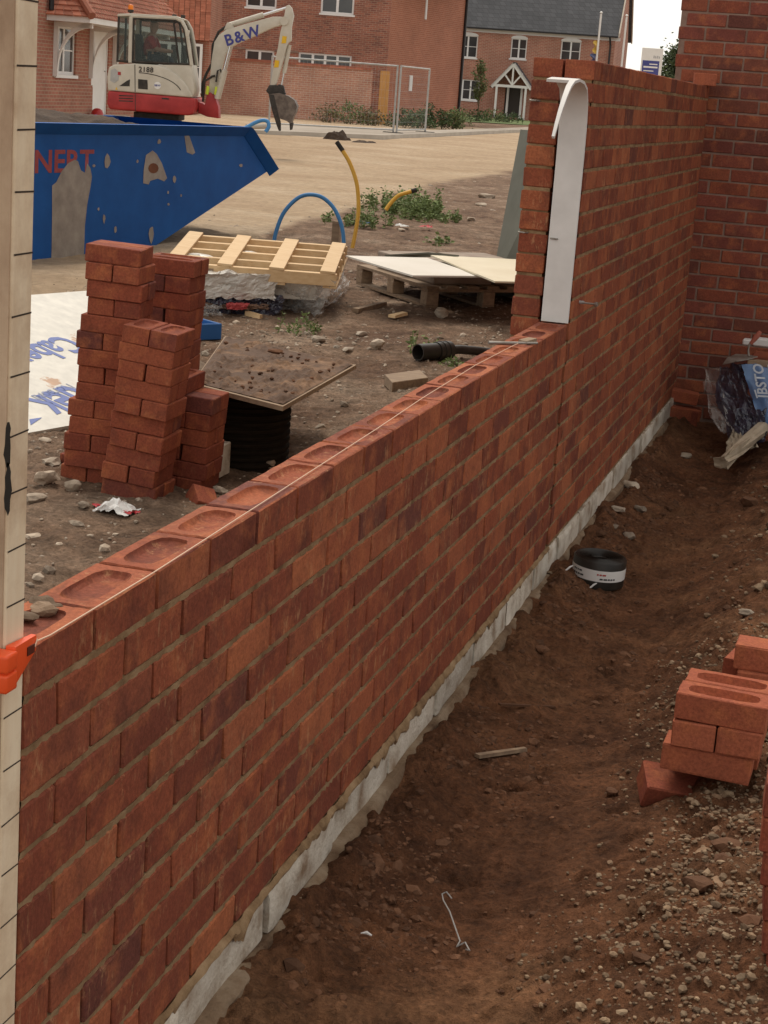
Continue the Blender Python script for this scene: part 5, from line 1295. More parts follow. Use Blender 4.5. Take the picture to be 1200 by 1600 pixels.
dr = MB(); dr.box((dh[0], .06, dh[2]), (dh[1], .1, dh[3])); dro = dr.build('door', M['dark_door'], far)
# porch
ap = fF.uv(803, 100, -1.1); pl = fF.uv(768, 136, -1.1); pr_ = fF.uv(830, 140, -1.1); ez = (pl[1]+pr_[1])/2
por = MB(); W_ = .13
def bar(m, a_, b_, w_, y0, y1):
    a_, b_ = Vector(a_), Vector(b_); d = (b_-a_).normalized(); n = Vector((-d.y, d.x))*w_/2
    m.prism([tuple(a_-n), tuple(b_-n), tuple(b_+n), tuple(a_+n)], y0, y1)
por = MB()
for a_, b_, w_, y0, y1 in [((pl[0], ez), ap, .16, -1.16, -1.08), ((pr_[0], ez), ap, .16, -1.161, -1.081), ((pl[0]+.15, ez+.1), (pr_[0]-.15, ez+.1), .13, -1.14, -1.06), ((ap[0], ez+.16), (ap[0], ap[1]-.1), .09, -1.13, -1.07), ((ap[0], ez+.16), (ap[0]-.5, ez+.16+(ap[1]-ez)*.5), .08, -1.128, -1.072), ((ap[0], ez+.16), (ap[0]+.5, ez+.16+(ap[1]-ez)*.5), .08, -1.126, -1.074)]: bar(por, a_, b_, w_, y0, y1)
po = por.build('porch_gable', M['white'], far)
for u in (pl[0]+.3, pl[0]+.3+.0, pr_[0]-.3):
    pass
for u, yy in ((pl[0]+.28, -1.1), (pr_[0]-.28, -1.1), (pl[0]+.75, -.15), (pr_[0]-.62, -.15)):
    m = MB(); m.box((u-.055, yy-.05, -.05), (u+.055, yy+.05, ez+.05)); m.build('porch_post', M['white'], far)
m = MB(); m.add([(pl[0]-.1, -1.2, ez-.03), (ap[0], -1.2, ap[1]+.1), (ap[0], 0, ap[1]+.1), (pl[0]-.1, 0, ez-.03), (pr_[0]+.1, -1.2, ez-.03), (pr_[0]+.1, 0, ez-.03)], [(0, 1, 2, 3), (1, 4, 5, 2)]); m.build('porch_roof', M['slate'], far)

# --- middle house: dark facade, lighter wall to the right
Om = at(599, 190, 68); Om.z = gbase(Om.y)-.1; fM = Frame(Om, FRONT+.01)
mid = thing('house', 'tall mottled brick house behind the garden wall, lighter side wall at right', 'house', tuple(Om), rot=fM.yaw)
uM0 = fM.uv(318, 100)[0]; HM = 6.0
h1 = hole(fM, 385, -30, 433, 12); h2 = hole(fM, 502, -25, 554, 22); h3 = hole(fM, 383, 78, 428, 108); h4 = hole(fM, 466, 84, 549, 116); h5 = hole(fM, 327, 72, 345, 100)
m = MB(); facade(m, uM0, 0, -.3, HM, [h1, h2, h3, h4, h5]); m.build('wall', M['bw_dark'], mid)
for h_, c_ in ((h1, 2), (h2, 2), (h3, 2), (h4, 4), (h5, 1)): window(mid, h_, 0, c_, 1, .07, bars=False)
m = MB(); a_ = fM.uv(350, 79)[1]; m.box((uM0, -.03, h3[3]-.02), (h3[0]-.02, 0.0, h3[3]+.06)); m.box((h3[1]+.02, -.03, h4[3]-.05), (h4[0]-.02, 0, h4[3]+.03)); m.build('string_course', M['mortar_grey'], mid)
cR = at(717, 165, 74)-Om; uC, yC = cR.dot(fM.ex), cR.dot(fM.ey)
m = MB(); m.add([(0, 0, -.3), (uC, yC, -.3), (uC, yC, HM), (0, 0, HM)], [(0, 1, 2, 3)]); m.add([(uC, yC, -.3), (uC-2, yC+6, -.3), (uC-2, yC+6, HM), (uC, yC, HM)], [(0, 1, 2, 3)]); m.build('side_wall', M['bw_light'], mid)
m = MB(); m.prism([(uM0-.2, HM), (uC+.3, HM), (uC-1, HM+3.5), (uM0+1, HM+3.5)], .3, 9); m.build('roof', M['slate'], mid)
sd2 = Vector((uC, yC, 0)).normalized(); sn = Vector((sd2.y, -sd2.x, 0))
def side_pt(px, py):
    n = fM.ex*sn.x+fM.ey*sn.y; v = ray(px, py); P = CAM+v*((Om-CAM).dot(n)/v.dot(n))-Om; return Vector((P.dot(fM.ex), P.dot(fM.ey), P.z))
for nm, (x0, y0, x1, y1) in dict(slot_window=(663, -20, 669, 30), wall_vent=(638, 118, 644, 142)).items():
    a_, b_ = side_pt(x0, y1), side_pt(x1, y0); d = sn*.04; lo, hi = a_.z, b_.z
    m = MB(); m.hexa([(a_.x, a_.y, lo), (b_.x, b_.y, lo), (b_.x+d.x, b_.y+d.y, lo), (a_.x+d.x, a_.y+d.y, lo), (a_.x, a_.y, hi), (b_.x, b_.y, hi), (b_.x+d.x, b_.y+d.y, hi), (a_.x+d.x, a_.y+d.y, hi)]); m.build(nm, M['pvc'], mid)
m = MB(); e_ = Vector((uC, yC, 0))+sn*.06-sd2*.12; m.tube([(e_.x, e_.y, .1), (e_.x, e_.y, HM)], .06, 8); m.build('downpipe', M['gutter'], mid)
# --- tile-hung bay with white glazing to its left
Ob = at(290, 150, 60); Ob.z = gbase(Ob.y)-.1; fB = Frame(Ob, FRONT)
bay = thing('house', 'red tile-hung bay of a house above white-framed glazing', 'house', tuple(Ob), rot=fB.yaw)
a_, b_ = fB.uv(261, 60), fB.uv(328, 63); zlo = (a_[1]+b_[1])/2; u0_, u1_ = a_[0], b_[0]
m = MB(); m.box((u0_-.9, .02, zlo+.02), (u1_-.01, 3.5, 6.5)); gl = hole(fB, 243, 66, 315, 140, .05); m.box((u0_-1.6, .30, -.3), (u1_-.05, 3.4, zlo)); m.build('wall', M['bw_left'], bay)
tiles('hung_tiles', bay, (u0_, 0, zlo), (u1_, 0, zlo), (u1_, 0, 6.0), (u0_, 0, 6.0), 40, M['tile_red'], 1)
tiles('hung_tiles', bay, (u0_-.95, 1.0, zlo), (u0_-.01, 0.01, zlo), (u0_-.01, .01, 6.0), (u0_-.95, 1.0, 6.0), 40, M['tile_red'], 1)
window(bay, (gl[0], gl[1], max(gl[2], .2), gl[3]), .05, 4, 1, .09, bars=True)

# --- left house: oblique street front with porch canopy
dA = (at(1010, 172, 1)-CAM); dA.z = 0; dA.normalize(); yaw_l = math.atan2(dA.y, dA.x)
Ol = at(146, 180, 40.5); fL_ = Frame(Ol, yaw_l)
lh = thing('house', 'left brick house with white door and tiled canopy on curved brackets', 'house', tuple(Ol), rot=yaw_l)
wl = hole(fL_, 86, 40, 119, 117); dl = hole(fL_, 143, 44, 169, 180); dl = (dl[0], dl[1], .02, dl[3]); uN = fL_.uv(20, 100)[0]-2; uF = dl[1]+4.2
m = MB(); facade(m, uN, uF, -.5, 5.8, [wl, dl]); m.add([(uF, 0, -.5), (uF, 6, -.5), (uF, 6, 5.8), (uF, 0, 5.8)], [(0, 1, 2, 3)]); m.build('wall', M['bw_left'], lh)
window(lh, wl, 0, 2, 1, .07)
m = MB(); pz = fL_.uv(100, 131)[1]; m.box((uN, -.07, -.5), (dl[0]-.08, -.001, pz-.05)); m.prism([(uN, pz-.05), (dl[0]-.08, pz-.05), (dl[0]-.08, pz), (uN, pz)], -.06, -.002); m.build('plinth', M['bw_left'], lh)
m = MB(); m.box((dl[0]-.02, .03, dl[2]), (dl[0]+.06, .09, dl[3])); m.box((dl[1]-.06, .03, dl[2]), (dl[1]+.02, .09, dl[3])); m.box((dl[0]+.06, .03, dl[3]-.08), (dl[1]-.06, .09, dl[3])); m.build('door_frame', M['white'], lh)
m = MB(); m.box((dl[0]+.061, .045, dl[2]), (dl[1]-.061, .085, dl[3]-.081)); do = m.build('door', M['white'], lh)
m = MB(); m.box((dl[1]-.18, .02, 1.0), (dl[1]-.1, .044, 1.03)); m.build('handle', M['galv'], do)
m = MB(); m.box((dl[0]-.3, -.5, -.2), (dl[1]+.3, -.0, .015)); m.build('step', M['block'], lh)
PJ = .95
c0u = fL_.uv(73, 24)[0]; fz1 = fL_.uv(128, 34, -PJ); fz0 = fL_.uv(128, 25, -PJ); uc0 = c0u; uc1 = uF-.3
z1, z0 = fz0[1], fz1[1]
m = MB(); m.box((uc0, -PJ, z0), (uc1, -PJ+.03, z1)); m.box((uc0, -PJ+.031, z0), (uc0+.03, 0, z1)); m.box((uc0+.031, -PJ+.031, z0+.02), (uc1, -.001, z0+.04)); m.build('fascia', M['white'], lh)
tiles('canopy_tiles', lh, (uc0-.05, -PJ-.06, z1), (uc1, -PJ-.06, z1), (uc1, 0, z1+.95), (uc0+.95, 0, z1+.95), 9, M['tile_red'], 1, .03)
tiles('canopy_tiles', lh, (uc0-.06, 0, z1), (uc0-.06, -PJ-.05, z1), (uc0+.94, -.01, z1+.95), (uc0+.94, 0, z1+.95), 9, M['tile_red'], 1, .03)
m = MB(); m.tube([(uc0-.06, -PJ-.06, z1+.03), (uc0+.95, -.01, z1+1.0)], .09, 8); m.build('hip_tile', M['tile_red'], lh)
for u in (wl[0]-.12, dl[0]-.22, dl[1]+.3, dl[1]+2.2):
    m = MB(); t = .09
    m.box((u, -.10, z0-1.15), (u+t, -.001, z0)); m.box((u, -PJ+.1, z0-.1), (u+t, -.101, z0-.001))
    n = 8; pts = [(-.10-(PJ-.25)*(1-math.cos(k/n*math.pi/2)), z0-1.0+.9*math.sin(k/n*math.pi/2)) for k in range(n+1)]
    for (y0, v0), (y1, v1) in zip(pts, pts[1:]): m.hexa([(u, y0, v0), (u+t, y0, v0), (u+t, y1, v1), (u, y1, v1), (u, y0-.005, v0+.12), (u+t, y0-.005, v0+.12), (u+t, y1-.005, v1+.12), (u, y1-.005, v1+.12)])
    m.build('bracket', M['white'], lh)
m = MB(); m.tube([(uc0+.02, -.09, z1+.1), (uc0+.02, -.09, 5.8)], .06, 8); m.build('downpipe', M['gutter'], lh)
# red helmet on the doorstep
hp = at(152, 178, 39.9); hz_ = Ol.z+.016; t = thing('hard_hat', 'red hard hat left on the white door\'s step', 'hard hat', (hp.x, hp.y, hz_))
m = MB(); m.lathe([(.17, 0), (.172, .015), (.14, .02), (.135, .06), (.11, .12), (.06, .155), (.01, .165)], 16, Matrix.Translation((hp.x, hp.y, hz_))); m.build('shell', solid('red_shell', (.45, .03, .03), .35), t, True)

# --- garden wall in front of the middle house
Og = at(590, 187, 62); Og.z = gbase(Og.y)-.03; fG = Frame(Og, FRONT+.005)
gw = thing('garden_wall', 'long pale brick garden wall with tile coping, behind the digger', 'wall', tuple(Og), rot=fG.yaw)
ga, gb_ = fG.uv(322, 95), fG.uv(583, 107); gh = (ga[1]+gb_[1])/2
m = MB(); m.box((ga[0]-2.5, 0, -.3), (gb_[0], .22, gh)); m.build('wall', M['bw_garden'], gw)
m = MB(); u = ga[0]-2.5
while u < gb_[0]-.3: m.prism([(u+.004, gh), (u+.296, gh), (u+.296, gh+.05), (u+.004, gh+.05)], -.05, .27); u += .3
o = m.build('coping', M['tile_red'], gw); o['kind'] = 'stuff'
m = MB(); m.prism([(ga[0]-2.5, gh+.05), (gb_[0]-.0, gh+.05), (gb_[0], gh+.10), (ga[0]-2.5, gh+.10)], .02, .2); m.build('coping_cap', M['tile_red'], gw)
pst = thing('timber_post', 'new orange timber post at the end of the garden wall', 'post', tuple(Og+fG.ex*.15), rot=fG.yaw)
m = MB(); m.box((-.06-.1, -.02, -.3), (.18, .12, gh+.02)); m.build('post', pm('orange_timber', [(.50, .25, .08), (.58, .31, .11)], .8, 3, 4, .1, 30, .003, stretch=(6, 6, 1)), pst)
# shrubs
def shrub(px, py, d, rx, h_, n, label, mat='shrub', size=.09):
    p = at(px, py, d); p.z = gbase(p.y); t = thing('shrub', label, 'shrub', tuple(p), group='planting in front of the houses')
    r_ = np.random.default_rng(px); k = 60; c = np.stack([p.x+r_.normal(size=k)*rx*.45, p.y+r_.normal(size=k)*rx*.4, p.z+h_*(.12+.75*r_.random(k)*(1-.0))], 1)
    c[:, 2] = p.z+(c[:, 2]-p.z)*np.exp(-((c[:, 0]-p.x)/rx)**2*.8)
    m = MB()
    for q in range(7): e = c[q*5]; m.tube([(p.x+(e[0]-p.x)*.2, p.y, p.z-.05), tuple(e)], [.015, .006], 4, False)
    so_ = m.build('stems', M['twig'], t); so_['kind'] = 'stuff'; leaves('leaves', c, np.array([.10, .10, .09])*max(.7, rx), n, size, M[mat], t, seed=px, upb=.8); return t
M['shrub_dry'] = pm('dry_shrub_leaf', [(.13, .10, .055), (.20, .17, .09)], .8, 20, 3, 0, vary=.4); M['shrub_pale'] = pm('pale_shrub_leaf', [(.10, .14, .055), (.17, .20, .08)], .8, 20, 3, 0, vary=.4)
for px, py, d, rx, h_, n, l, mt in [(515, 190, 60, .6, .7, 420, 'scrubby brown-green growth at the foot of the garden wall, left', 'shrub_dry'), (550, 190, 60, .7, .75, 520, 'scrubby green growth at the foot of the garden wall, middle', 'shrub_pale'), (578, 190, 60, .5, .6, 380, 'scrubby growth beside the orange post', 'shrub_dry'),
        (630, 189, 60, .7, .65, 700, 'low green shrub left of the second fence upright', 'shrub'), (655, 189, 61, .6, .6, 600, 'low green shrub behind the fence end', 'shrub'), (670, 189, 62, .5, .95, 500, 'taller dark shrub just right of the fence end', 'shrub'), (692, 189, 62, .6, .65, 600, 'rounded shrub left of the far house window', 'shrub'), (713, 189, 62, .65, .85, 800, 'rounded bright shrub below the far house window', 'shrub_pale'),
        (742, 186, 80, .9, .55, 500, 'low shrub under the young tree', 'shrub'), (768, 186, 82, .8, .6, 500, 'low yellow-green shrub left of the porch', 'shrub_pale'), (795, 187, 82, .8, .5, 500, 'low shrub in front of the porch', 'shrub')]: shrub(px, py, d, rx, h_, n, l, mt)
# young tree
def tree(px, py, d, top, cw, n, label, lsize, name='tree', trunk_r=.05, seed=1, mat='shrub', crown0=.45, z=None):
    p = at(px, py, d); p.z = gbase(p.y) if z is None else z; t = thing(name, label, 'tree', tuple(p)); H = top-p.z
    m = MB(); m.tube([(p.x, p.y, p.z-.1), (p.x+.02*H, p.y, p.z+H*.4), (p.x, p.y, p.z+H*.9)], [trunk_r, trunk_r*.7, trunk_r*.2], 8)
    tr_ = m.build('trunk', M['twig'], t, True); r_ = np.random.default_rng(seed); cs = []
    for k in range(26 if cw < 3 else 60):
        a_ = r_.uniform(0, 6.28); f = r_.uniform(crown0, 1); w_ = cw*math.sin(math.pi*min(1, max(.08, (f-crown0+.08)/(1.1-crown0))))*r_.uniform(.3, 1)
        e = Vector((p.x+w_*math.cos(a_), p.y+w_*math.sin(a_), p.z+H*f)); s_ = Vector((p.x, p.y, p.z+H*max(.25, f-.22)))
        mm_ = MB(); mm_.tube([s_, s_.lerp(e, .5)+Vector((0, 0, .04*H)), e], [trunk_r*.35, trunk_r*.22, trunk_r*.1], 4, False); b_ = mm_.build('limb', M['twig'], tr_)
        for q in range(3): cs.append(tuple(s_.lerp(e, .55+.22*q)))
    leaves('crown', np.array(cs), np.array([cw*.17]*3), n, lsize, M[mat], t, seed=seed, upb=.7); return t
pt = at(747, 92, 80); tree(745, 186, 80, pt.z, .42, 900, 'slim young tree in front of the far house', .11, 'young_tree', .03, 3, 'shrub_pale', .42)
M['tree_leaf'] = pm('tree_leaf', [(.05, .075, .03), (.10, .125, .055)], .75, 2, 3, 0, vary=.4)
pt = at(1050, 84, 120); tree(1053, 160, 120, pt.z, 2.6, 5200, 'round leafy tree beyond the sales board', .26, 'tree', .18, 5, 'tree_leaf', .25)
pt = at(1085, 92, 128); tree(1090, 160, 128, pt.z, 2.8, 3000, 'leafy tree half hidden by the house corner', .28, 'tree', .18, 8, 'tree_leaf', .25)
# sales board, flags
sg = at(1020, 110, 60); fs_ = Frame(sg, FRONT-.06); sgn = thing('sales_board', 'white sales board with a blue panel above the tall wall', 'sign', (sg.x, sg.y, gbase(sg.y)), rot=fs_.yaw)
fs_ = Frame((sg.x, sg.y, gbase(sg.y)), FRONT-.06); a_ = fs_.uv(1004, 74); b_ = fs_.uv(1037, 77); tp_ = (a_[1]+b_[1])/2; u0_, u1_ = a_[0], b_[0]
m = MB(); m.box((u0_, 0, tp_-2.0), (u1_, .06, tp_)); m.build('board', M['white'], sgn)
m = MB(); c_ = fs_.uv(1020, 95); m.box((u0_+.05, -.004, tp_-1.4), (u1_-.1, -.002, c_[1])); m.build('blue_panel', solid('sign_blue', (.06, .07, .26), .5), sgn)
for u in (u0_+.1, u1_-.1): m = MB(); m.box((u-.04, .061, -.1), (u+.04, .12, tp_-.1)); m.build('post', M['white'], sgn)
m = MB()
for k, (v, a2, b2, h_) in enumerate([(.10, .42, .9, .035), (.19, .08, .92, .055), (.33, .10, .70, .03)]): m.box((u0_+.05+a2*(u1_-u0_-.15), -.006, c_[1]-v-h_), (u0_+.05+b2*(u1_-u0_-.15), -.0045, c_[1]-v))
m.build('white_print', M['white'], sgn)
m = MB()
for k in range(4): m.prism([(u1_-.32+k*.06, tp_-.33), (u1_-.28+k*.06, tp_-.33), (u1_-.28+k*.06, tp_-.24-.03*(k % 2)), (u1_-.32+k*.06, tp_-.24)], -.004, -.002)
m.build('logo', solid('grey_print', (.45, .45, .46)), sgn)
for i, (tx, ty, bx, by, l) in enumerate([(941, 23, 928, 130, 'flagpole with a furled yellow and white flag, left of two'), (985, 28, 968, 130, 'flagpole with a furled white flag, right of two')]):
    a_ = at(tx, ty, 70); b_ = at(bx, by, 70); b_.z = gbase(b_.y); t = thing('flagpole', l, 'flagpole', tuple(b_), group='flagpoles by the sales board')
    a_ = Vector((b_.x+.02, b_.y, a_.z)); m = MB(); m.tube([b_, a_], .04, 8); m.build('pole', M['white'], t, True); m = MB(); m.lathe([(.01, 0), (.06, .03), (.06, .06), (.01, .1)], 10, Matrix.Translation(a_)); m.build('finial', M['white'], t, True)
    H = a_.z-b_.z; wv = [(f, .10+.16*math.sin(f*3)) for f in (0, .2, .4, .6, .8, 1)]
    def fl(nm, f0, f1, mat, wd):
        n = 12; r_ = [[(a_.x-.05-(c*wd*(1+.3*math.sin(k*.9))), a_.y-.03+.06*math.sin(k*.8+c*3), a_.z-.25-(f0+(f1-f0)*k/n)*2.1) for c in (0, .33, .66, 1)] for k in range(n+1)]; mm_ = MB(); mm_.grid(r_); mm_.build(nm, mat, t)
    if i == 0: fl('yellow_part', .38, .62, solid('yellow_flag', (.6, .40, .08)), .12); fl('blue_part', .62, .84, solid('blue_flag', (.09, .11, .22)), .18); fl('white_part', .85, 1.6, M['white'], .16)
    else: fl('flag', .9, 1.75, M['white'], .22)
m = MB(); 
# --- temporary mesh fence
def heras(pa, pb, ta, tb, label, feet):
    A_, B_ = Vector(pa), Vector(pb); t = thing('mesh_fence_panel', label, 'fence panel', tuple(A_), group='temporary fence panels')
    top = Vector((0, 0, 2.0)); d = (B_-A_)
    for P_ in (A_, B_): m = MB(); m.tube([P_+Vector((0, 0, .05)), P_+top], .030, 8); m.build('upright', M['galv'], t, True)
    m = MB(); m.tube([A_+top*.985, B_+top*.985], .024, 8); m.build('top_rail', M['galv'], t, True); m = MB(); m.tube([A_+Vector((0, 0, .18)), B_+Vector((0, 0, .18))], .022, 8); m.build('bottom_rail', M['galv'], t, True)
    m = MB(); n = int(d.length/.12)
    for k in range(1, n): p_ = A_+d*k/n; m.tube([p_+Vector((0, 0, .18)), p_+top*.985], .0016, 3, False)
    for k in range(1, 8): m.tube([A_+Vector((0, 0, .18+k*.22)), B_+Vector((0, 0, .18+k*.22))], .0016, 3, False)
    o = m.build('mesh_wire', M['galv'], t); o['kind'] = 'stuff'
    for P_ in feet: m = MB(); m.box((P_.x-.3, P_.y-.12, P_.z-.02), (P_.x+.3, P_.y+.12, P_.z+.12)); m.build('foot', M['rubber'], t, bevel=.03)
hA = at(614, 210, 50); hA.z = gbase(hA.y); hB = at(664, 207, 53); hB.z = gbase(hB.y); hL = at(420, 196, 48); hL.z = gbase(hL.y)
heras(hL, hA, 0, 0, 'long temporary mesh fence panel in front of the garden wall', [hA]); heras(hA+Vector((.1, 0, 0)), hB, 0, 0, 'short-seen temporary mesh fence panel angled away at right', [hB])
# pavement, kerb and verge
def strip(name, pts_near, pts_far, z, mat, th=.10):
    m = MB(); n = len(pts_near); lo = []
    for a_, b_ in zip(pts_near, pts_far): lo.append((a_, b_))
    rows = [[(p[0], p[1], gbase(p[1])+z) for p in pts_near], [(p[0], p[1], gbase(p[1])+z) for p in pts_far]]
    rows = [[(p[0], p[1], p[2]-th-.2) for p in rows[0]]]+rows
    m.grid([r_ for r_ in rows]); return tag(m.build(name, mat), kind='structure')
M['paving'] = pm('grey_paving', [(.30, .25, .20), (.40, .35, .29)], .9, .6, 6, .2, 20, .01)
M['kerb'] = pm('concrete_kerb', [(.40, .36, .31), (.50, .46, .40)], .9, 2, 5, .2, 30, .005)
def gp(px, py, d): p = at(px, py, d); return (p.x, p.y)
kn = [gp(360, 200, 44), gp(480, 205, 45.5), gp(600, 210, 47), gp(700, 210, 54), gp(800, 208, 64), gp(900, 205, 76)]
kf = [(a_[0]-.04, a_[1]+.15) for a_ in kn]; pf = [(a_[0]-1.0, a_[1]+6.5+i*1.3) for i, a_ in enumerate(kn)]
strip('kerb', kn, kf, .11, M['kerb']); strip('pavement', [(a_[0]-.04, a_[1]+.155) for a_ in kn], pf, .105, M['paving'])
M['grass'] = pm('lawn_soil', [(.09, .13, .04), (.14, .19, .06)], .9, 3, 5, .4, 30, .02)
gq = [at(706, 190, 77), at(840, 192, 80), at(860, 186, 91), at(700, 184, 89)]
m = MB(); m.add([(p.x, p.y, gbase(p.y)+.03) for p in gq], [(0, 1, 2, 3)]); tag(m.build('lawn', M['grass']), kind='structure')
M['dark_soil'] = pm('dark_soil', [(.035, .022, .015), (.075, .048, .032)], .95, 5, 5, .6, 30, .02)
# dug soil by the kerb
for px, py, d, sx, h_, l in [(523, 204, 44.5, .75, .28, 'small dark soil heap on the pavement edge'), (560, 213, 44, 1.1, .16, 'long low soil heap along the kerb'), (412, 214, 31, .28, .18, 'dark soil heap beyond the skip corner'), (230, 197, 30.5, 3.0, .62, 'dark soil mound under the digger')]:
    p = at(px, py, d); p.z = gbase(p.y); n = 36; U, V_ = np.meshgrid(np.linspace(-1, 1, n), np.linspace(-1, 1, n)); rr_ = np.sqrt(U**2+V_**2)
    Z_ = h_*(sstep(.85, .1, rr_+.3*fbm(U*2.2+px, V_*2.2, 3, 617))*(1+.7*fbm(U*4+px, V_*4, 4, 611)))-.14; X_ = p.x+U*sx; Y_ = p.y+V_*min(sx, 1.2)
    P = np.stack([X_, Y_, p.z+Z_], -1); o = pgrid('soil_heap', P, M['dark_soil'], None, False); tag(o, l, 'soil heap')
arch('water_pipe', [at(372, 203, 31), at(385, 199, 31), at(398, 192, 31), at(410, 188, 31), at(418, 190, 31), at(420, 198, 31), at(415, 206, 31)], .035, M['mdpe_blue'], 'blue pipe loop lying beyond the skip')
arch('timber_rail', [at(385, 198, 33), at(420, 197, 33.3)], .05, M['kerb'], 'pale timber rail by the digger track')

# ------------------------------------------------------------------ mini digger
M['dig_cream'] = pm('digger_cream', [(.50, .46, .38), (.60, .56, .48)], .5, 4, 5, .05, 30, .002); M['dig_red'] = pm('digger_red', [(.30, .020, .022), (.42, .035, .035)], .5, 4, 5, .05, 30, .002)
M['dig_dark'] = pm('digger_dark', [(.020, .018, .016), (.055, .045, .038)], .7, 12, 4, .2, 30, .003); M['dig_bucket'] = pm('worn_bucket_steel', [(.09, .07, .06), (.20, .165, .14)], .6, 9, 5, .3, 30, .003, metal=.2)
M['chrome'] = solid('chrome_rod', (.75, .75, .76), .2, metal=.9); M['hivis'] = solid('yellow_green_guard', (.60, .72, .05), .6); M['amber'] = solid('amber_lens', (.85, .22, .01), .3); M['sticker'] = solid('yellow_sticker', (.78, .47, .02), .6); M['logo_blue'] = solid('blue_lettering', (.05, .055, .26), .5)
mg, ntg, bg_ = nmat('cab_glass'); bg_.inputs['Base Color'].default_value = (.10, .13, .125, 1); bg_.inputs['Roughness'].default_value = .05
tr_ = ntg.nodes.new('ShaderNodeBsdfTransparent'); tr_.inputs[0].default_value = (.72, .78, .76, 1); mx_ = ntg.nodes.new('ShaderNodeMixShader'); mx_.inputs[0].default_value = .28
ntg.links.new(tr_.outputs[0], mx_.inputs[1]); ntg.links.new(bg_.outputs[0], mx_.inputs[2]); ntg.links.new(mx_.outputs[0], ntg.nodes['Material Output'].inputs['Surface']); M['cab_glass'] = mg
DG = at(240, 195, 34)
dig = thing('mini_digger', 'cream and red mini digger with raised boom and blue lettering', 'digger', tuple(DG), rot=FRONT)
def dpart(name, poly, y0, y1, mat, bev=.0, parent=None, seg=2, smooth=True):
    m = MB(); m.prism(poly, y0, y1); return m.build(name, M[mat], parent or dig, smooth=smooth, bevel=bev, seg=seg)
for y0 in (.02, 1.12):
    tp = [(-.62+.27*math.cos(t), -.22+.27*math.sin(t)) for t in [math.pi/2+k*math.pi/8 for k in range(9)]]+[(.68+.27*math.cos(t), -.22+.27*math.sin(t)) for t in [-math.pi/2+k*math.pi/8 for k in range(9)]]
    tk = dpart('track', tp, y0, y0+.36, 'rubber', .02)
    for cx_ in (-.62, .68): m = MB(); m.lathe([(.02, 0), (.18, 0), (.18, .02), (.08, .03)], 16, Matrix.Translation((cx_, y0-.001, -.22)) @ Matrix.Rotation(R(90), 4, 'X')); m.build('track_wheel', M['dig_dark'], tk, True)
m = MB()
dpart('undercarriage', [(-.5, -.25), (.5, -.25), (.4, .12), (-.4, .12)], .40, 1.10, 'dig_dark', .02)
dpart('slew_ring', [(-.45, .10), (.45, .10), (.45, .22), (-.45, .22)], .30, 1.20, 'dig_dark', .02)
dpart('dozer_blade', [(1.02, -.48), (1.10, -.48), (1.12, -.12), (1.04, -.12)], .0, 1.5, 'dig_red', .01)
for y0 in (.5, .95): dpart('blade_arm', [(.4, -.25), (1.03, -.42), (1.03, -.30), (.4, -.12)], y0, y0+.08, 'dig_dark', .01)
dpart('lower_body', [(-.92, .585), (-.935, .34), (-.88, .235), (.68, .225), (.77, .27), (.80, .40), (.79, .565)], .0, 1.5, 'dig_red', .045, seg=3)
dpart('hood', [(-.93, .592), (-.95, .85), (-.92, 1.03), (-.82, 1.09), (-.44, 1.14), (.05, 1.145), (.24, 1.09), (.43, .98), (.58, .84), (.69, .69), (.735, .572)], .012, 1.49, 'dig_cream', .035, seg=3)
dpart('cab_skirt', [(-.55, 1.10), (.685, 1.20), (.765, .72), (.74, .60), (-.5, .60)], .05, .95, 'dig_cream', .02)
# panel lines, vents, badge, number
def dflat(name, poly, mat, y=-.004): m = MB(); m.add([(a_, y, b_) for a_, b_ in poly], [tuple(range(len(poly)))]); return m.build(name, M[mat], dig)
dflat('vent', [(-.70, .69), (-.50, .70), (-.495, .835), (-.56, .80)], 'dig_dark', .008); dflat('vent', [(-.33, .665), (-.14, .665), (-.155, .845), (-.34, .85)], 'dig_dark', .008)
dflat('panel_seam', [(-.395, .60), (-.380, .60), (-.405, 1.12), (-.42, 1.12)], 'dig_dark', .009); dflat('panel_seam', [(-.375, .24), (-.362, .24), (-.375, .575), (-.388, .575)], 'dig_dark', -.003)
n = 14; arc_o = [(-.33+.86*math.sin(k/n*1.35), .62+.36*math.cos(k/n*1.35)) for k in range(n+1)]; arc_i = [(-.33+.84*math.sin(k/n*1.35), .62+.345*math.cos(k/n*1.35)) for k in range(n+1)]; dflat('panel_seam', arc_o+arc_i[::-1], 'dig_dark', .009)
for k in range(3): dflat('grille_slot', [(-.70, .40+.05*k), (-.42, .41+.05*k), (-.42, .43+.05*k), (-.70, .42+.05*k)], 'dig_dark', -.003)
dflat('latch', [(.14, .50), (.28, .50), (.28, .53), (.14, .53)], 'dig_dark', -.003); dflat('sticker', [(-.78, .62), (-.73, .62), (-.755, .67)], 'sticker', .008)
dflat('badge', [(.045+.07*math.cos(t*.449), .755+.07*math.sin(t*.449)) for t in range(14)], 'white', .007)
me = flat_text('B&W', .055, M['logo_blue'], bold=True); place_text(me, dig, (.045, .004, .755), (1, 0, 0), (0, 0, 1), local=True)
me = flat_text('2188', .135, M['dig_dark'], bold=True, spacing=1.1); place_text(me, dig, (-.19, .0045, 1.035), (1, 0, .0), (0, 0, 1), local=True)
dflat('lamp_pod', [(-.88, .78), (-.80, .74), (-.72, .80), (-.72, .95), (-.80, 1.02), (-.88, .98)], 'galv', .006); dflat('lamp', [(-.74, .90), (-.68, .90), (-.68, .96), (-.74, .96)], 'rust_red' if 'rust_red' in M else 'dig_red', .004)
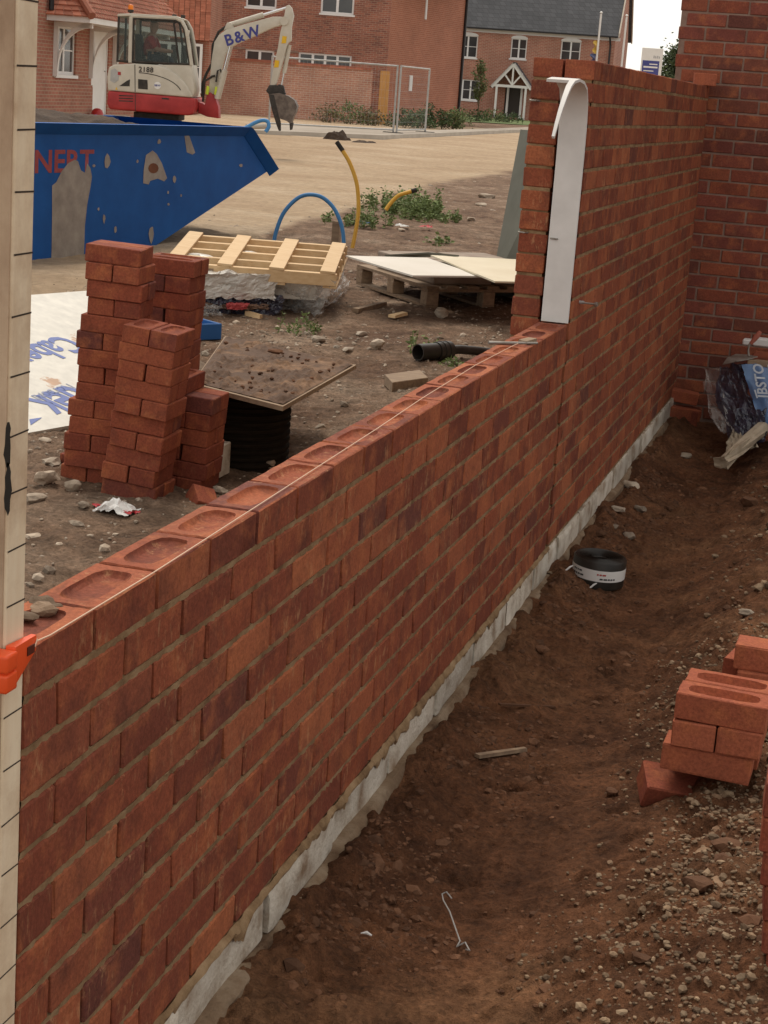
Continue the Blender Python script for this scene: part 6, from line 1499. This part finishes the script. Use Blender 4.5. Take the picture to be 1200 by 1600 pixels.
# cab
def bar3(name, pts, y, r_, mat): m = MB(); m.tube([(a_, y, b_) for a_, b_ in pts], r_, 8); return m.build(name, M[mat], dig, True)
cabf = None
for y in (.06, .94):
    bar3('cab_pillar', [(-.515, 1.15), (-.525, 2.02)], y, .042, 'dig_cream'); bar3('cab_pillar', [(.685, 1.18), (.60, 1.62), (.535, 1.88), (.46, 2.00), (.36, 2.04)], y, .038, 'dig_cream')
    bar3('rear_pillar', [(-.765, 1.15), (-.765, 2.0)], y, .022, 'dig_dark'); bar3('cab_rail', [(-.53, 2.025), (.36, 2.045)], y, .036, 'dig_cream'); bar3('sill_rail', [(-.78, 1.165), (.69, 1.20)], y, .022, 'dig_dark')
    bar3('door_mullion', [(.44, 1.20), (.30, 2.0)], y, .020, 'dig_dark'); bar3('window_seal', [(-.46, 1.20), (-.468, 1.985)], y-.02 if y < .5 else y, .016, 'dig_dark'); bar3('window_seal', [(-.468, 1.985), (.34, 2.0), (.44, 1.95), (.51, 1.85), (.64, 1.22)], y-.02 if y < .5 else y, .016, 'dig_dark')
    m = MB(); m.add([(-.5, y, 1.18), (.66, y, 1.21), (.52, y, 1.88), (.44, y, 2.0), (-.51, y, 2.01)], [(0, 1, 2, 3, 4)]); m.build('side_glass', M['cab_glass'], dig)
    m = MB(); m.add([(-.755, y, 1.18), (-.545, y, 1.18), (-.555, y, 2.0), (-.76, y, 2.0)], [(0, 1, 2, 3)]); m.build('rear_quarter_glass', M['cab_glass'], dig)
dpart('cab_roof', [(-.79, 2.00), (-.79, 2.045), (-.55, 2.075), (.36, 2.085), (.47, 2.045), (.44, 2.02), (.34, 2.05), (-.5, 2.03)], .03, .97, 'dig_cream', .01)
m = MB(); m.add([(-.767, .08, 1.2), (-.767, .92, 1.2), (-.767, .92, 2.0), (-.767, .08, 2.0)], [(0, 1, 2, 3)]); m.build('rear_glass', M['cab_glass'], dig)
m = MB(); m.add([(.69, .09, 1.2), (.69, .91, 1.2), (.54, .91, 1.88), (.54, .09, 1.88)], [(0, 1, 2, 3)]); m.build('windscreen', M['cab_glass'], dig)
m = MB(); m.box((-.60, .3, 2.07), (-.56, .34, 2.12)); m.build('beacon_stem', M['dig_dark'], dig)
m = MB(); m.lathe([(.055, 2.10), (.06, 2.12), (.06, 2.15), (.05, 2.155)], 14, Matrix.Translation((-.58, .32, 0))); bcn = m.build('beacon_base', M['dig_dark'], dig, True)
m = MB(); m.lathe([(.05, 2.155), (.052, 2.21), (.045, 2.24), (.02, 2.25)], 14, Matrix.Translation((-.58, .32, 0))); m.build('beacon_lens', M['amber'], bcn, True)
for x_ in (.30, .47): dpart('work_light', [(x_-.04, 2.06), (x_+.04, 2.06), (x_+.04, 2.12), (x_-.04, 2.12)], .1, .2, 'dig_dark', .01)
dpart('mirror', [(.56, 1.72), (.62, 1.70), (.64, 1.83), (.58, 1.85)], -.06, -.02, 'dig_cream', .01)
dpart('seat', [(-.45, 1.10), (-.05, 1.10), (-.05, 1.22), (-.30, 1.24), (-.38, 1.70), (-.48, 1.70)], .28, .72, 'dig_dark', .03)
dpart('control_box', [(.1, 1.12), (.22, 1.12), (.2, 1.34), (.12, 1.34)], .2, .32, 'dig_dark', .01)
# swing post, boom, arm, bucket
dpart('swing_post', [(.80, .28), (.98, .22), (1.22, .20), (1.20, .42), (1.12, .62), (1.02, .70), (.96, .66), (.93, .45), (.80, .50)], .50, .88, 'dig_red', .02)
for x0 in (.93, 1.10): dpart('hose_guard', [(x0, .66), (x0+.06, .64), (x0+.07, .80), (x0+.02, .82)], .47, .55, 'hivis', .015)
bar3('hose', [(.86, .6), (.85, .85), (.92, 1.05), (1.02, 1.25), (1.02, 1.6), (1.12, 1.86), (1.28, 1.99)], .62, .028, 'dig_dark'); bar3('hose', [(.88, .5), (.90, .9), (1.04, 1.0), (1.1, 1.02)], .55, .022, 'dig_dark'); bar3('hose', [(1.27, 1.0), (1.2, 1.15), (1.15, 1.12), (1.13, .9)], .5, .018, 'dig_dark')
bm = dpart('boom', [(.985, .66), (1.13, .66), (1.185, 1.02), (1.28, 1.45), (1.36, 1.57), (1.47, 1.645), (2.20, 2.025), (2.40, 2.09), (2.43, 2.18), (2.35, 2.24), (2.18, 2.225), (1.70, 2.07), (1.27, 1.915), (1.13, 1.80), (1.05, 1.66), (1.01, 1.3)], .56, .76, 'dig_cream', .018)
me = flat_text('B&W', .30, M['logo_blue'], bold=True, spacing=1.18); ang_ = math.atan2(.235, .62); place_text(me, bm, (1.60, .553, 1.815), (math.cos(ang_), 0, math.sin(ang_)), (-math.sin(ang_), 0, math.cos(ang_)), local=True)
def cyl(name, a_, b_, f, y, r0, parent=None):
    a_, b_ = Vector((a_[0], y, a_[1])), Vector((b_[0], y, b_[1])); c_ = a_.lerp(b_, f); m = MB(); m.tube([a_, c_], r0, 12); o = m.build(name, M['dig_cream'], parent or dig, True); m = MB(); m.tube([c_, b_], r0*.5, 10); m.build('piston_rod', M['chrome'], o, True)
for y in (.50, .82): cyl('boom_ram', (1.155, .58), (1.375, 1.60), .55, y, .045)
cyl('arm_ram', (1.30, 2.00), (2.44, 2.42), .60, .66, .052)
dpart('ram_bracket', [(1.22, 1.90), (1.42, 1.96), (1.36, 2.06), (1.28, 2.05)], .58, .74, 'dig_cream', .015)
ar = dpart('arm', [(2.42, 2.44), (2.48, 2.475), (2.54, 2.42), (2.585, 2.28), (2.555, 2.05), (2.565, 1.80), (2.50, 1.745), (2.40, 1.30), (2.31, .93), (2.20, .90), (2.25, 1.3), (2.31, 1.65), (2.34, 1.95), (2.385, 2.14)], .56, .76, 'dig_cream', .015)
m = MB(); m.lathe([(.02, 0), (.085, 0), (.085, .26), (.02, .26)], 18, Matrix.Translation((2.405, .79, 2.16)) @ Matrix.Rotation(R(90), 4, 'X')); m.build('arm_pivot', M['dig_cream'], ar, True)
cyl('bucket_ram', (2.53, 1.72), (2.42, .93), .7, .66, .042)
for x0, z0_ in ((2.42, 1.80), (2.30, 1.33)): dpart('sticker', [(x0-.045, z0_-.07), (x0+.045, z0_-.06), (x0+.055, z0_+.07), (x0-.03, z0_+.075)], .553, .555, 'sticker', 0)
dpart('bucket_link', [(2.36, .95), (2.46, .93), (2.50, .80), (2.42, .76), (2.34, .84)], .55, .77, 'dig_dark', .015); dpart('quick_hitch', [(2.12, .80), (2.18, .92), (2.34, .93), (2.52, .78), (2.44, .70), (2.2, .72)], .54, .78, 'dig_dark', .015)
bk = [(2.19, .74), (2.38, .78), (2.58, .735), (2.71, .66), (2.765, .55), (2.745, .43), (2.70, .34), (2.66, .20)]
m = MB(); rows = [[(a_, .40, b_) for a_, b_ in bk], [(a_, .92, b_) for a_, b_ in bk]]; m.grid(rows); bo_ = m.build('bucket_shell', M['dig_bucket'], dig, True)
for y in (.40, .92): m = MB(); m.prism(bk+[(2.58, .25), (2.40, .30), (2.28, .45)], y-.012, y+.012); m.build('bucket_side', M['dig_bucket'], bo_)
for k in range(4): y = .42+k*.155; dpart('tooth', [(2.63, .22), (2.685, .22), (2.665, .08), (2.65, .08)], y, y+.06, 'dig_dark', .005, bo_)
dpart('bucket_inner_shade', [(2.19, .74), (2.30, .74), (2.46, .20), (2.47, .05), (2.43, .05), (2.38, .16), (2.27, .45)], .38, .50, 'dig_dark', .01, bo_)  # dark slab standing in for the shaded inside of the bucket

# operator
pe = thing('person', 'digger operator in a red top sitting at the controls', 'person', tuple(DG+Vector((-math.sin(FRONT)*.5, math.cos(FRONT)*.5, 1.22))), rot=FRONT)
def skin_mesh(name, verts, edges, rads, mat, parent, sub=2):
    me = bpy.data.meshes.new(name); me.from_pydata(verts, edges, []); me.update(); o = link(name, me, parent); me.materials.append(mat)
    md = o.modifiers.new('skin', 'SKIN'); md.use_smooth_shade = True
    for v, r_ in zip(me.skin_vertices[0].data, rads): v.radius = (r_, r_) if not hasattr(r_, '__len__') else r_
    me.skin_vertices[0].data[0].use_root = True
    s_ = o.modifiers.new('sub', 'SUBSURF'); s_.levels = sub; s_.render_levels = sub; return o
SKV = [(-.22, 0, .05), (-.22, 0, .25), (-.19, 0, .45), (-.16, 0, .52), (-.14, 0, .60), (-.13, 0, .70), (-.13, 0, .76),
       (-.17, -.19, .42), (-.05, -.23, .22), (.15, -.17, .20), (.23, -.16, .21), (-.17, .19, .42), (-.05, .23, .22), (.15, .17, .20), (.23, .16, .21),
       (-.12, -.10, .03), (.20, -.11, .06), (.26, -.11, -.25), (.33, -.11, -.28), (-.12, .10, .03), (.20, .11, .06), (.26, .11, -.25), (.33, .11, -.28)]
SKE = [(0, 1), (1, 2), (2, 3), (3, 4), (4, 5), (5, 6), (2, 7), (7, 8), (8, 9), (9, 10), (2, 11), (11, 12), (12, 13), (13, 14), (0, 15), (15, 16), (16, 17), (17, 18), (0, 19), (19, 20), (20, 21), (21, 22)]
SKR = [.13, .13, .12, .055, .085, .10, .06, .065, .05, .04, .035, .065, .05, .04, .035, .085, .065, .05, .04, .085, .065, .05, .04]
body = skin_mesh('body', SKV, SKE, SKR, pm('skin', [(.36, .20, .14), (.44, .25, .18)], .6), pe)
skin_mesh('red_top', SKV[:3]+[SKV[7], SKV[8], SKV[11], SKV[12]], [(0, 1), (1, 2), (2, 3), (3, 4), (2, 5), (5, 6)], [.15, .15, .14, .085, .065, .085, .065], pm('red_cloth', [(.30, .025, .03), (.38, .045, .045)], .9), pe)
skin_mesh('trousers', [SKV[0], SKV[15], SKV[16], SKV[17], SKV[19], SKV[20], SKV[21]], [(0, 1), (1, 2), (2, 3), (0, 4), (4, 5), (5, 6)], [.145, .10, .08, .065, .10, .08, .065], pm('dark_cloth', [(.03, .03, .045), (.06, .06, .08)], .9), pe)
skin_mesh('hair', [(-.15, 0, .70), (-.14, 0, .77), (-.12, 0, .79)], [(0, 1), (1, 2)], [.095, .085, .05], pm('brown_hair', [(.05, .03, .02), (.09, .055, .035)], .8), pe)
